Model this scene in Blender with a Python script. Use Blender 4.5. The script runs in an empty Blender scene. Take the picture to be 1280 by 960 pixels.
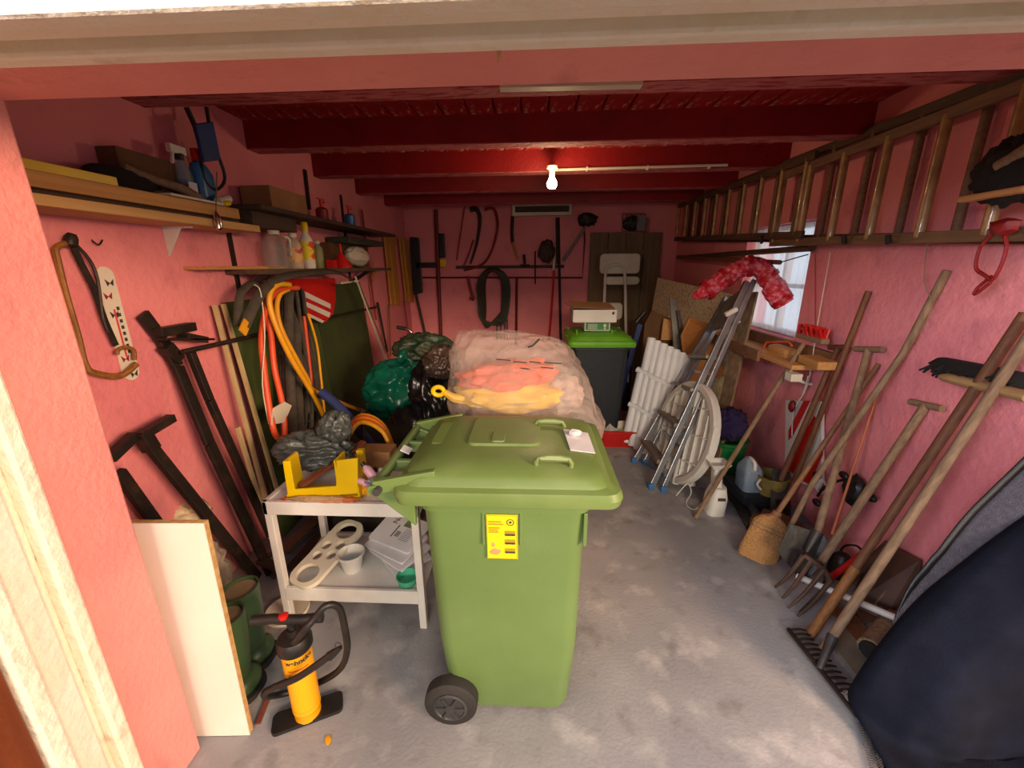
import bpy, bmesh, math, random
from mathutils import Vector, Matrix, noise, Quaternion
R = math.radians
V = Vector
random.seed(7)
SC = bpy.context.scene
COL = SC.collection

# ------------------------------------------------------------------ camera, world, lights
FPX, PITCH, YAW, ROLL = 514.7, R(15.985), R(2.971), R(-.51)
EYE = V((0, 0, 1.68))
fw = V((-math.sin(YAW)*math.cos(PITCH), math.cos(YAW)*math.cos(PITCH), -math.sin(PITCH)))
rt = V((math.cos(YAW), math.sin(YAW), 0)); up = rt.cross(fw)
rt2 = rt*math.cos(ROLL)+up*math.sin(ROLL); up2 = -rt*math.sin(ROLL)+up*math.cos(ROLL)
cd = bpy.data.cameras.new('camera'); cam = bpy.data.objects.new('camera', cd); COL.objects.link(cam)
cd.sensor_width = 36; cd.lens = 36*FPX/1280; cd.clip_start = .02
m = Matrix((rt2, up2, -fw)).transposed().to_4x4(); m.translation = EYE; cam.matrix_world = m
SC.camera = cam

def W(px, py, x=None, y=None, z=None):
    """measured point of the room: the pixel's sight line met with a plane of the room"""
    D = fw*FPX+rt2*(px-640)-up2*(py-480)
    t = x/D.x if x is not None else y/D.y if y is not None else (z-EYE.z)/D.z
    return EYE+D*t

world = bpy.data.worlds.new('world'); SC.world = world; world.use_nodes = True
bg = world.node_tree.nodes['Background']; bg.inputs['Color'].default_value = (.78, .88, 1, 1); bg.inputs['Strength'].default_value = .9

def light(name, kind, loc, energy, color, size=None, rot=None):
    l = bpy.data.lights.new(name, kind); l.energy = energy; l.color = color
    if size:
        if kind == 'AREA': l.shape = 'RECTANGLE'; l.size = size[0]; l.size_y = size[1]
        else: l.shadow_soft_size = size
    o = bpy.data.objects.new(name, l); COL.objects.link(o); o.location = loc
    if rot: o.rotation_euler = rot
    return o
def aim(p, q): return (V(q)-V(p)).to_track_quat('-Z', 'Y').to_euler()
light('rear_warm_fill', 'AREA', (.4, -7, 3.5), 350, (1, .76, .52), (3.0, 1.0), aim((.4, -7, 3.5), (0, 3, 1)))  # added warm area light behind the camera, standing in for outside light
light('warm_wall_fill', 'AREA', (4.5, -2.5, 2.7), 420, (1, .62, .38), (2.2, 1.4), aim((4.5, -2.5, 2.7), (-1.7, 2.2, 1.2)))  # added warm area light out of view, aimed to brighten the left wall
light('cool_wall_fill', 'AREA', (-4.5, -2.5, 2.7), 340, (.90, .86, 1), (2.6, 1.6), aim((-4.5, -2.5, 2.7), (1.8, 2.6, 1.2)))  # added cool area light standing in for sky, brightens the right wall
light('bulb_light', 'POINT', W(690, 230, z=2.22), 6.5, (1, .72, .4), .04)
SC.view_settings.view_transform = 'Standard'; SC.view_settings.look = 'None'
SC.view_settings.exposure = .42; SC.view_settings.gamma = 1

# ------------------------------------------------------------------ materials
def C(h, k=1.0):
    h = h.lstrip('#'); v = [int(h[i:i+2], 16)/255 for i in (0, 2, 4)]
    return tuple([(c/12.92 if c <= .04045 else ((c+.055)/1.055)**2.4)*k for c in v]+[1])
MATS = {}
def mat(name, col, col2=None, rough=.6, metal=0, scale=6, bump=.15, bscale=40, alpha=1, wood=False, trans=0, emit=0, lo=.35, hi=.7, coat=0, sheen=0, detail=4, sub=0, spec=.5):
    if name in MATS: return MATS[name]
    m = bpy.data.materials.new(name); m.use_nodes = True; nt = m.node_tree; N = nt.nodes; L = nt.links
    p = N['Principled BSDF']; c1 = C(col) if isinstance(col, str) else col
    c2 = (C(col2) if isinstance(col2, str) else col2) if col2 else tuple([v*.72 for v in c1[:3]]+[1])
    tc = N.new('ShaderNodeTexCoord'); nz = N.new('ShaderNodeTexNoise'); nz.inputs['Scale'].default_value = scale; nz.inputs['Detail'].default_value = detail
    if wood:
        mp = N.new('ShaderNodeMapping'); mp.inputs['Scale'].default_value = wood if isinstance(wood, tuple) else (1, 1, 1)
        L.new(tc.outputs['Object' if isinstance(wood, tuple) else 'Generated'], mp.inputs[0]); L.new(mp.outputs[0], nz.inputs[0])
    else: L.new(tc.outputs['Object'], nz.inputs[0])
    cr = N.new('ShaderNodeValToRGB'); cr.color_ramp.elements[0].position = lo; cr.color_ramp.elements[1].position = hi
    cr.color_ramp.elements[0].color = c1; cr.color_ramp.elements[1].color = c2
    L.new(nz.outputs[0], cr.inputs[0]); L.new(cr.outputs[0], p.inputs['Base Color'])
    p.inputs['Roughness'].default_value = rough; p.inputs['Metallic'].default_value = metal; p.inputs['Alpha'].default_value = alpha
    p.inputs['Transmission Weight'].default_value = trans; p.inputs['Coat Weight'].default_value = coat; p.inputs['Sheen Weight'].default_value = sheen
    p.inputs['Specular IOR Level'].default_value = spec
    if emit: p.inputs['Emission Color'].default_value = c1; p.inputs['Emission Strength'].default_value = emit
    if bump:
        n2 = N.new('ShaderNodeTexNoise'); n2.inputs['Scale'].default_value = bscale; n2.inputs['Detail'].default_value = 5; L.new(tc.outputs['Object'], n2.inputs[0])
        b = N.new('ShaderNodeBump'); b.inputs['Strength'].default_value = bump; b.inputs['Distance'].default_value = .02
        L.new(n2.outputs[0], b.inputs['Height']); L.new(b.outputs[0], p.inputs['Normal'])
    MATS[name] = m; return m
def layer(m, col, scale, lo, hi, amount=1.0, stretch=(1, 1, 1), seed=0):
    """a patchy second coat (dirt, chalk, peeled paint) mixed over the base colour"""
    nt = m.node_tree; N = nt.nodes; L = nt.links; p = N['Principled BSDF']; src = p.inputs['Base Color'].links[0].from_socket
    tc = N.new('ShaderNodeTexCoord'); mp = N.new('ShaderNodeMapping'); mp.inputs['Scale'].default_value = stretch; mp.inputs['Location'].default_value = (seed, seed*.7, seed*1.3)
    nz = N.new('ShaderNodeTexNoise'); nz.inputs['Scale'].default_value = scale; nz.inputs['Detail'].default_value = 7
    mr = N.new('ShaderNodeMapRange'); mr.inputs[1].default_value = lo; mr.inputs[2].default_value = hi; mr.inputs[4].default_value = amount
    mx = N.new('ShaderNodeMix'); mx.data_type = 'RGBA'; mx.inputs[7].default_value = C(col) if isinstance(col, str) else col
    L.new(tc.outputs['Object'], mp.inputs[0]); L.new(mp.outputs[0], nz.inputs[0]); L.new(nz.outputs[0], mr.inputs[0]); L.new(mr.outputs[0], mx.inputs[0])
    L.new(src, mx.inputs[6]); L.new(mx.outputs[2], p.inputs['Base Color']); return m

M_wall = layer(mat('pink_plaster', '#e88f92', '#dc8087', rough=.85, scale=2.2, bump=.35, bscale=28), '#a85560', 5, .6, .8, .5)
M_reveal = layer(mat('pink_reveal', '#ea9a90', '#df8a84', rough=.85, scale=3, bump=.3, bscale=50), '#a05a5c', 7, .62, .78, .5, (1, 1, .5))
M_cream = layer(mat('cream_paint', '#f3ecd8', '#ece2c8', rough=.7, scale=5, bump=.45, bscale=30), '#b5a680', 9, .64, .74, .5, (1, 1, 1))
M_floor = layer(layer(mat('concrete', '#9a9b9d', '#84868a', rough=.7, scale=2.2, bump=.12, bscale=70), '#c2c2c0', 5, .54, .70, .6), '#6a6662', 9, .56, .72, .5, seed=5)
M_red = mat('red_paint', '#8e0509', '#760306', rough=.55, scale=3, bump=.15)
M_redpeel = layer(mat('peeling_paint', '#b9696a', '#a85355', rough=.85, scale=8, bump=.5, bscale=30), '#8c0a0a', 16, .52, .6, .8, (.5, 3, 1))
M_plank = layer(mat('red_plank', '#a81012', '#8c090b', rough=.6, scale=5), '#cfa296', 7, .53, .6, .9, (3, .8, 1), 3)
M_bin = layer(mat('green_plastic', '#688449', '#5f7a42', rough=.42, scale=3, bump=.05, bscale=90), '#7f9165', 4, .55, .8, .3)
M_lid = layer(mat('green_lid', '#6f874a', '#667e42', rough=.38, scale=3, bump=.05), '#87945f', 5, .5, .75, .4)
M_gbinw = mat('black_rubber', '#1e1d1c', '#2b2927', rough=.75)
M_hub = mat('dark_grey_plastic', '#3d3d3c', '#323232', rough=.5)
M_white = mat('white_plastic', '#dcdbd4', '#cfcdc4', rough=.5, scale=4, bump=.04)
M_offw = mat('cream_plastic', '#d8d3bf', '#c8c2ad', rough=.55, scale=4, bump=.04)
M_tabw = layer(mat('white_furniture', '#dddcd6', '#cfcdc6', rough=.45, bump=.05), '#a79c86', 8, .6, .8, .35)
M_mdf = mat('white_laminate', '#e6dfd2', '#ddd5c6', rough=.5, scale=3, bump=.03)
M_edge = mat('chipboard_edge', '#c9a469', '#a97f48', rough=.8, scale=40)
M_black = mat('black_plastic', '#171615', '#221f1d', rough=.45, bump=.08)
M_dsteel = layer(mat('black_steel', '#241e19', '#2f2620', rough=.5, metal=.3, scale=12), '#4a3627', 14, .58, .7, .6)
M_yel = mat('yellow_plastic', '#e6c200', '#d8b200', rough=.4, bump=.03)
M_pump = mat('pump_yellow', '#f2aa0c', '#e59b06', rough=.35, bump=.03)
M_red2 = mat('red_plastic', '#c8201a', '#b51713', rough=.4, bump=.04)
M_orange = mat('orange_hose', '#e0552a', '#cc481f', rough=.45, bump=.04)
M_yhose = mat('yellow_hose', '#e8a91f', '#d3931a', rough=.45, bump=.04)
M_strap = mat('dark_webbing', '#3a352d', '#4a4337', rough=.85, scale=25)
M_green = layer(mat('green_board', '#4a5a2a', '#3f4e24', rough=.7, scale=3), '#35401e', 3, .5, .7, .6, (1, 1, .3))
M_teal = mat('teal_bag', '#0f6b55', '#0a5443', rough=.25, bump=.35, bscale=14)
M_bag = mat('black_bag', '#101214', '#16191b', rough=.25, bump=.35, bscale=14)
M_gbag = mat('grey_bag', '#4b524f', '#3d4442', rough=.3, bump=.4, bscale=22)
M_wood = mat('old_wood', '#8a6242', '#6d4a30', rough=.7, scale=14, wood=True, bump=.2)
M_wood2 = mat('worn_grey_wood', '#8d7358', '#6b543e', rough=.8, scale=14, wood=True, bump=.2)
M_wood3 = mat('brown_handle', '#74492a', '#57351e', rough=.65, scale=14, wood=True, bump=.2)
M_pine = mat('pine_board', '#c08f4f', '#a87740', rough=.6, wood=(14, .6, 14), scale=3, bump=.1)
M_pineR = mat('pine_right', '#c9965c', '#b27e48', rough=.6, wood=(14, .8, 14), scale=3, bump=.1)
M_dwood = mat('dark_shelf_wood', '#3b2c20', '#4a3829', rough=.75, wood=(10, .8, 10), scale=4, bump=.15)
M_lwood = mat('ladder_wood', '#58402e', '#432f20', rough=.6, wood=(8, 1, 8), scale=6, bump=.15)
M_lwood2 = mat('ladder_pale_wood', '#7b5c41', '#60452f', rough=.6, wood=(8, 1, 8), scale=6, bump=.15)
M_rung = mat('rung_varnish', '#b08a5a', '#80603a', rough=.3, scale=10, coat=.3)
M_alu = mat('aluminium', '#a9adb2', '#92969c', rough=.35, metal=.85, scale=10, bump=.05)
M_blue = mat('blue_plastic', '#3f74ad', '#356599', rough=.45)
M_dblue = mat('dark_blue', '#1b3a7a', '#142d63', rough=.5)
M_navy = mat('navy_cloth', '#10131d', '#171b29', rough=.95, scale=9, bump=.2, bscale=160, spec=.12)
M_fleece = mat('grey_fleece', '#5f5b66', '#4c4954', rough=1, scale=60, bump=.8, bscale=180, sheen=.3)
M_card = mat('cardboard', '#a0774b', '#8c6640', rough=.85, bump=.1)
M_dcard = mat('dark_cardboard', '#6b4a2c', '#5a3d24', rough=.85)
M_wicker = mat('straw', '#b98a55', '#9c7040', rough=.9, wood=(3, 3, 3), scale=40, bump=.8, bscale=90)
M_hair = mat('black_bristle', '#120f0d', '#221c18', rough=.95)
M_rust = layer(mat('rusty_steel', '#5d4637', '#453328', rough=.7, metal=.25, scale=9), '#8a8078', 10, .6, .72, .5)
M_steel = layer(mat('grey_steel', '#55524f', '#3d3a38', rough=.5, metal=.5, scale=9), '#463830', 8, .5, .7, .6)
M_chrome = mat('chrome', '#c8c8c8', '#b5b5b5', rough=.2, metal=1, bump=0)
M_brown = mat('brown_door', '#7c3a12', '#662d0c', rough=.5, scale=4, wood=(6, 6, .5))
M_clear = mat('clear_film', '#dfe6ea', '#cfd8dd', rough=.08, alpha=.22, bump=.9, bscale=16)
M_foil = mat('clear_bag', '#e2d6cc', '#cdbfb4', rough=.1, alpha=.27, bump=.8, bscale=26, scale=5)
M_paper = mat('newsprint', '#d8d8dc', '#cbccd2', rough=.8, bump=.02)
M_ink = mat('ink', '#2d2d30', '#3a3a3e', rough=.8, bump=0)
M_glassblue = mat('blue_liquid', '#0f4f7c', '#0b4068', rough=.12, bump=0)
M_bblue = mat('blue_bottle', '#2f6ea0', '#285f8c', rough=.35, bump=0)
M_panelw = mat('old_boards', '#7a6547', '#66533a', rough=.8, wood=(8, 8, .6), scale=3)
M_speck = mat('beige_foam_board', '#ddd0ac', '#bcae88', rough=.9, scale=38, bump=.4, bscale=60, lo=.5, hi=.6)
M_pipe = mat('painted_pipe', '#701818', '#5c1212', rough=.5)
M_darkred = mat('dark_red_tool', '#8f1616', '#6d0f0f', rough=.5)
M_hoseg = mat('green_hose', '#27442c', '#1c3320', rough=.6)
M_lime = mat('lime_plastic', '#6cb52c', '#5fa325', rough=.4)
M_anth = mat('anthracite', '#22292e', '#1c2226', rough=.5)
M_tealp = mat('mint_plastic', '#4fb893', '#45a984', rough=.4, bump=0)
M_rednet = mat('red_net', '#c0102c', '#e0788a', rough=.35, scale=32, lo=.45, hi=.62, bump=.8, bscale=40)
M_redband = mat('red_band', '#b00822', '#9c061d', rough=.4)
M_bowl = mat('green_bucket', '#177a3e', '#116331', rough=.4)
M_ochre = mat('ochre_basket', '#8a7a3a', '#756630', rough=.85, scale=20, bump=.5)
M_jug = mat('clear_jug', '#a9bccb', '#93a9bb', rough=.25, alpha=.6)
M_purple = mat('purple_cloth', '#2a1c4a', '#1f1538', rough=.9)
M_label = mat('yellow_sticker', '#f4e21a', '#ecd80f', rough=.5, bump=0)
M_skin = mat('bow_wood', '#9a6a2c', '#6c4318', rough=.5, wood=True, scale=8)
M_thermo = layer(mat('thermometer_white', '#ddd6c4', '#d2cab6', rough=.5, bump=0), '#a0886a', 14, .6, .72, .5)
M_lace = mat('lace', '#f2f7fa', '#dfe9ee', rough=.9, scale=50, bump=.2)
def thin(m, tr, tl):
    nt = m.node_tree; N = nt.nodes; L = nt.links; out = N['Material Output']; p = N['Principled BSDF']
    t = N.new('ShaderNodeBsdfTransparent'); l = N.new('ShaderNodeBsdfTranslucent'); a = N.new('ShaderNodeMixShader'); b = N.new('ShaderNodeMixShader')
    l.inputs[0].default_value = (.95, .97, 1, 1); a.inputs[0].default_value = tl; b.inputs[0].default_value = tr
    L.new(p.outputs[0], a.inputs[1]); L.new(l.outputs[0], a.inputs[2]); L.new(a.outputs[0], b.inputs[1]); L.new(t.outputs[0], b.inputs[2]); L.new(b.outputs[0], out.inputs[0])
thin(M_lace, .42, .85)
M_bulb = mat('bulb', (1, .78, .45, 1), (1, .8, .5, 1), emit=40, bump=0)
M_pinkp = mat('pink_lotion', '#d9a5b8', '#cf97ab', rough=.4, bump=0)
M_brass = mat('yellow_level', '#c08a35', '#a87426', rough=.55, wood=True, scale=8)
M_pane = mat('window_glass', '#ffffff', '#f4faff', rough=.02, bump=0); thin(M_pane, .88, 0)
M_greenprint = mat('green_print', '#3d8c3a', '#2f7a30', rough=.5, scale=30)  # mottled green of the printed box front

# ------------------------------------------------------------------ geometry
def catmull(P, n=6, closed=False):
    P = [V(p) for p in P]; out = []; k = len(P)
    rng = range(k if closed else k-1)
    for i in rng:
        a = P[(i-1) % k] if closed or i else P[0]; b = P[i]; c = P[(i+1) % k]; d = P[(i+2) % k] if closed or i+2 < k else P[-1]
        for j in range(n):
            t = j/n; out.append(.5*((2*b)+(c-a)*t+(2*a-5*b+4*c-d)*t*t+(3*b-a-3*c+d)*t**3))
    if not closed: out.append(P[-1])
    return out
class G:
    def __init__(s): s.b = bmesh.new()
    def face(s, vs):
        try: return s.b.faces.new(vs)
        except ValueError: return None
    def box(s, c, d, rot=None):
        c = V(c); q = [V((x, y, z)) for z in (-.5, .5) for y in (-.5, .5) for x in (-.5, .5)]
        v = []
        for p in q:
            p = V((p.x*d[0], p.y*d[1], p.z*d[2])); p = rot @ p if rot is not None else p; v.append(s.b.verts.new(c+p))
        for f in ((0, 2, 3, 1), (4, 5, 7, 6), (0, 1, 5, 4), (2, 6, 7, 3), (0, 4, 6, 2), (1, 3, 7, 5)): s.face([v[i] for i in f])
        return s
    def span(s, a, b):
        a = V(a); b = V(b); return s.box((a+b)/2, [abs(q) for q in (b-a)])
    def bar(s, p, q, w, t, u=(0, 0, 1)):
        p = V(p); q = V(q); d = (q-p); L = d.length; d.normalize(); side = d.cross(V(u))
        if side.length < 1e-4: side = d.cross(V((1, 0, 0)))
        side.normalize(); n = side.cross(d)
        return s.box((p+q)/2, (w, L, t), Matrix((side, d, n)).transposed())
    def panel(s, pts, th, n=None):
        pts = [V(p) for p in pts]; nn = (pts[1]-pts[0]).cross(pts[-1]-pts[0]).normalized() if n is None else V(n).normalized()
        a = [s.b.verts.new(p) for p in pts]; b = [s.b.verts.new(p+nn*th) for p in pts]
        s.face(a[::-1]); s.face(b); k = len(a)
        for i in range(k): s.face([a[i], a[(i+1) % k], b[(i+1) % k], b[i]])
        return s
    def tube(s, pts, r, n=8, closed=False, smooth=0, flat=None, u=(0, 0, 1), caps=True):
        P = catmull(pts, smooth, closed) if smooth else [V(p) for p in pts]; k = len(P); rings = []; prev = None
        for i, p in enumerate(P):
            a = P[(i-1) % k] if closed or i else p; c = P[(i+1) % k] if closed or i < k-1 else p
            t = (c-a).normalized()
            if prev is None:
                x = t.cross(V(u)); x = x if x.length > 1e-3 else t.cross(V((1, .1, 0))); x.normalize()
            else: x = (prev-t*prev.dot(t)).normalized()
            prev = x; y = t.cross(x)
            rr = r if not isinstance(r, (list, tuple)) else r[0]+(r[-1]-r[0])*i/(k-1) if len(r) == 2 else r[min(len(r)-1, int(i/(k-1)*(len(r)-1)+.5))]
            ring = []
            if flat: cs = [(-flat[0]/2, -flat[1]/2), (flat[0]/2, -flat[1]/2), (flat[0]/2, flat[1]/2), (-flat[0]/2, flat[1]/2)]
            else: cs = [(rr*math.cos(2*math.pi*j/n), rr*math.sin(2*math.pi*j/n)) for j in range(n)]
            for cx, cy in cs: ring.append(s.b.verts.new(p+x*cx+y*cy))
            rings.append(ring)
        m = len(rings[0])
        for i in range(k if closed else k-1):
            A, B = rings[i], rings[(i+1) % k]
            for j in range(m): s.face([A[j], A[(j+1) % m], B[(j+1) % m], B[j]])
        if not closed and caps: s.face(rings[0][::-1]); s.face(rings[-1])
        return s
    def rod(s, p, q, r, r2=None, n=12): return s.tube([p, q], [r, r if r2 is None else r2], n)
    def lathe(s, c, prof, n=20, axis=(0, 0, 1), sx=1, sy=1):
        """prof: (radius, height) from bottom to top"""
        q = V((0, 0, 1)).rotation_difference(V(axis)); c = V(c); rings = []
        for r, h in prof: rings.append([s.b.verts.new(c+q @ V((max(r, .0004)*sx*math.cos(2*math.pi*j/n), max(r, .0004)*sy*math.sin(2*math.pi*j/n), h))) for j in range(n)])
        for A, B in zip(rings, rings[1:]):
            for j in range(n): s.face([A[j], A[(j+1) % n], B[(j+1) % n], B[j]])
        s.face(rings[0][::-1]); s.face(rings[-1]); return s
    def ball(s, c, r, sub=2, rot=None, amp=0, freq=4, seed=0, ridge=False, fn=None):
        c = V(c); r = r if isinstance(r, (tuple, list)) else (r, r, r)
        res = bmesh.ops.create_icosphere(s.b, subdivisions=sub, radius=1)
        for v in res['verts']:
            d = v.co.normalized(); k = 1.0
            if amp:
                if ridge: k += amp*(.45-1.6*abs(noise.noise(d*freq*.8+V((seed, seed, 0)))))+amp*.22*(.5-2*abs(noise.noise(V((d.x*freq*2.2, d.y*freq*2.2, d.z*freq*.9))+V((0, seed, 3)))))
                else: k += amp*noise.noise(d*freq+V((seed, 0, seed)))
            p = V((d.x*r[0]*k, d.y*r[1]*k, d.z*r[2]*k))
            if fn: p = fn(p)
            v.co = c+(rot @ p if rot is not None else p)
        return s
    def grid(s, fn, nu, nv):
        vs = [[s.b.verts.new(V(fn(i/nu, j/nv))) for j in range(nv+1)] for i in range(nu+1)]
        for i in range(nu):
            for j in range(nv): s.face([vs[i][j], vs[i+1][j], vs[i+1][j+1], vs[i][j+1]])
        return s
    def loft(s, rings, cap=True):
        rs = [[s.b.verts.new(V(p)) for p in r] for r in rings]; m = len(rs[0])
        for A, B in zip(rs, rs[1:]):
            for j in range(m): s.face([A[j], A[(j+1) % m], B[(j+1) % m], B[j]])
        if cap: s.face(rs[0][::-1]); s.face(rs[-1])
        return s
def rrect(cx, cy, w, d, r, z, n=5):
    out = []
    for (sx, sy, a0) in ((1, 1, 0), (-1, 1, 90), (-1, -1, 180), (1, -1, 270)):
        for k in range(n+1):
            a = R(a0+90*k/n); out.append(V((cx+sx*(w/2-r)+r*math.cos(a), cy+sy*(d/2-r)+r*math.sin(a), z)))
    return out

def mesh(g, name, shift, m, smooth):
    bmesh.ops.recalc_face_normals(g.b, faces=g.b.faces)
    if shift.length: bmesh.ops.translate(g.b, verts=g.b.verts, vec=-shift)
    me = bpy.data.meshes.new(name); g.b.to_mesh(me); g.b.free(); me.materials.append(m)
    if smooth:
        for p in me.polygons: p.use_smooth = True
        try: me.set_sharp_from_angle(angle=R(smooth if smooth is not True else 40))
        except Exception: pass
    return me
def wloc(o):
    l = V(o.location)
    while o.parent: o = o.parent; l += o.location
    return l
def fin(o, bevel, thick):
    if thick: md = o.modifiers.new('thick', 'SOLIDIFY'); md.thickness = thick; md.offset = 0
    if bevel: md = o.modifiers.new('bevel', 'BEVEL'); md.width = bevel; md.segments = 2; md.limit_method = 'ANGLE'; md.angle_limit = R(50)
def thing(name, label, cat, loc, group=None, rotz=0):
    o = bpy.data.objects.new(name, None); COL.objects.link(o); o.location = loc; o.empty_display_size = .05; o.rotation_euler.z = rotz
    if cat: o['label'] = label; o['category'] = cat
    if group: o['group'] = group
    return o
def part(name, g, m, parent, label=None, smooth=True, bevel=0, thick=0, local=False):
    me = mesh(g, name, V((0, 0, 0)) if local else wloc(parent), m, smooth)
    o = bpy.data.objects.new(name, me); COL.objects.link(o); o.parent = parent
    if label: o['label'] = label
    fin(o, bevel, thick); return o
def solo(name, g, m, label, cat, group=None, smooth=True, bevel=0, thick=0, kind=None):
    g.b.verts.ensure_lookup_table(); co = [v.co for v in g.b.verts]
    lo = V([min(c[i] for c in co) for i in range(3)]); hi = V([max(c[i] for c in co) for i in range(3)]); c = V(((lo.x+hi.x)/2, (lo.y+hi.y)/2, lo.z))
    me = mesh(g, name, c, m, smooth); o = bpy.data.objects.new(name, me); COL.objects.link(o); o.location = c
    if label: o['label'] = label; o['category'] = cat
    if group: o['group'] = group
    if kind: o['kind'] = kind
    fin(o, bevel, thick); return o
def struct(name, g, m, parent=None, smooth=False, bevel=0):
    if parent is not None: return part(name, g, m, parent, smooth=smooth, bevel=bevel)
    me = mesh(g, name, V((0, 0, 0)), m, smooth); o = bpy.data.objects.new(name, me); COL.objects.link(o); o['kind'] = 'structure'; fin(o, bevel, 0); return o
def text(s, size, org, xd, yd, m, parent, name='lettering', ext=.0004, label=None):
    cu = bpy.data.curves.new(name, 'FONT'); cu.body = s; cu.size = size; cu.extrude = ext; tmp = bpy.data.objects.new(name, cu)
    me = bpy.data.meshes.new_from_object(tmp); bpy.data.objects.remove(tmp)
    xd = V(xd).normalized(); yd = V(yd).normalized(); zd = xd.cross(yd)
    mm = Matrix((xd, yd, zd)).transposed().to_4x4(); mm.translation = V(org)-wloc(parent); me.transform(mm)
    me.materials.clear(); me.materials.append(m); o = bpy.data.objects.new(name, me); COL.objects.link(o); o.parent = parent
    if label: o['label'] = label
    return o

LX, RX, BY, ZB, ZC = -1.72, 1.88, 5.8, 2.37, 2.53
# ------------------------------------------------------------------ room shell
struct('floor', G().span((-3.2, .45, -.1), (3.2, 6, 0)), M_floor)
struct('ground_outside', G().span((-8, -12, -.12), (8, .45, -.02)), mat('dark_ground', '#4a4845', '#3c3a38', rough=.9, scale=8))  # unseen ground, made dark so less light bounces up to the ceiling
struct('wall_left', G().span((LX-.2, .86, 0), (LX, 6, 2.7)), M_wall)
struct('wall_back', G().span((LX, BY, 0), (RX, 6, 2.7)), M_wall)
WY0, WY1, WZ0, WZ1 = 3.03, 3.92, 1.14, 1.97
wr = G()
wr.span((RX, .86, 0), (RX+.25, WY0, 2.7)); wr.span((RX, WY1, 0), (RX+.25, 6, 2.7))
wr.span((RX, WY0, 0), (RX+.25, WY1, WZ0)); wr.span((RX, WY0, WZ1), (RX+.25, WY1, 2.7))
struct('wall_right', wr, M_wall)
wf = G(); wf.span((LX-.2, .83, 0), (-1.2, 1.02, 2.7)); wf.span((-1.2, .80, 2.05), (RX+.25, 1.02, 2.7))
struct('wall_front', wf, M_reveal, bevel=.006)
# cream door surround, stepped mouldings on jamb and head
tr = G()
def frame_strip(g, x, z, y0, y1):
    g.span((x-.35, y0, 0), (x, y1, z)); g.span((x-.35, y0, z), (RX+.25, y1, z+.35))
frame_strip(tr, -1.175, 2.03, .79, .83); frame_strip(tr, -1.205, 2.058, .765, .79); frame_strip(tr, -1.185, 2.04, .70, .765); frame_strip(tr, -1.165, 2.02, .655, .70)
struct('trim_1', tr, M_cream, bevel=.008)
struct('wall_outside', G().span((-3.2, .655, 0), (-1.5, .86, 2.9)).span((-3.2, .655, 2.36), (3.2, .86, 3.1)).span((RX+.25, .655, 0), (3.2, .86, 3.1)), M_cream)
d1 = struct('door_1', G().span((-1.215, -.30, .02), (-1.175, .648, 2.02)), M_brown, bevel=.004)
struct('panel', G().span((-1.177, -.18, .25), (-1.165, .52, .95)).span((-1.177, -.18, 1.1), (-1.165, .52, 1.9)), M_brown, d1, bevel=.006)
# ceiling: slab, single planks, beams
ce = struct('ceiling', G().span((LX-.2, .86, ZC+.02), (RX+.25, 6, ZC+.15)), M_red)
pw = (RX-LX)/24; base = None
for k in range(24):
    x = LX+(k+.5)*pw
    if base is None:
        base = struct('plank', G().box((x, 3.42, ZC+.005), (pw-.008, 4.75, .03)), M_plank, ce, bevel=.003); bx0 = x
    else:
        o = base.copy(); COL.objects.link(o); o.location = (x-bx0, 0, random.uniform(-.003, .003))
for k, y in enumerate((1.89, 2.68, 3.46, 4.26, 5.06)):
    bm_ = struct('beam', G().span((LX, y, ZB), (RX, y+.12, ZC)), M_red, ce, bevel=.004)
    struct('peeling_face', G().span((LX, y+.004, ZB-.003), (RX, y+.116, ZB+.002)), M_redpeel, bm_)
st = G().bar(W(625, 110, z=ZB-.012), W(802, 106, z=ZB-.012), .045, .014)
part('batten', st, M_offw, ce, 'pale batten screwed under the front beam')
# window in the right wall
win = thing('window_1', None, None, (RX+.12, (WY0+WY1)/2, WZ0)); win['kind'] = 'structure'
fr = G(); x0, x1 = RX+.10, RX+.15
for (a, b) in (((WY0, WZ0), (WY1, WZ0+.04)), ((WY0, WZ1-.04), (WY1, WZ1)), ((WY0, WZ0), (WY0+.04, WZ1)), ((WY1-.04, WZ0), (WY1, WZ1)), (((WY0+WY1)/2-.02, WZ0), ((WY0+WY1)/2+.02, WZ1)), ((WY0, 1.5), (WY1, 1.53))):
    fr.span((x0, a[0], a[1]), (x1, b[0], b[1]))
part('window_frame', fr, M_white, win, bevel=.003, smooth=False)
mid = (WY0+WY1)/2
for a, b in ((WY0+.04, mid-.02), (mid+.02, WY1-.04)):
    for z0, z1 in ((WZ0+.04, 1.5), (1.53, WZ1-.04)): part('pane', G().span((x0+.02, a, z0), (x0+.024, b, z1)), M_pane, win, smooth=False)
def lace(u, v): return (RX+.05+.006*math.sin(u*60)+.004*math.sin(u*23+v*5), WY0+.01+u*(WY1-WY0-.02), WZ0+.02+v*(WZ1-WZ0-.03))
cu = solo('lace_curtain', G().grid(lace, 120, 10), M_lace, 'white lace net curtain hanging in front of the small window', 'curtain', smooth=True)

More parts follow.
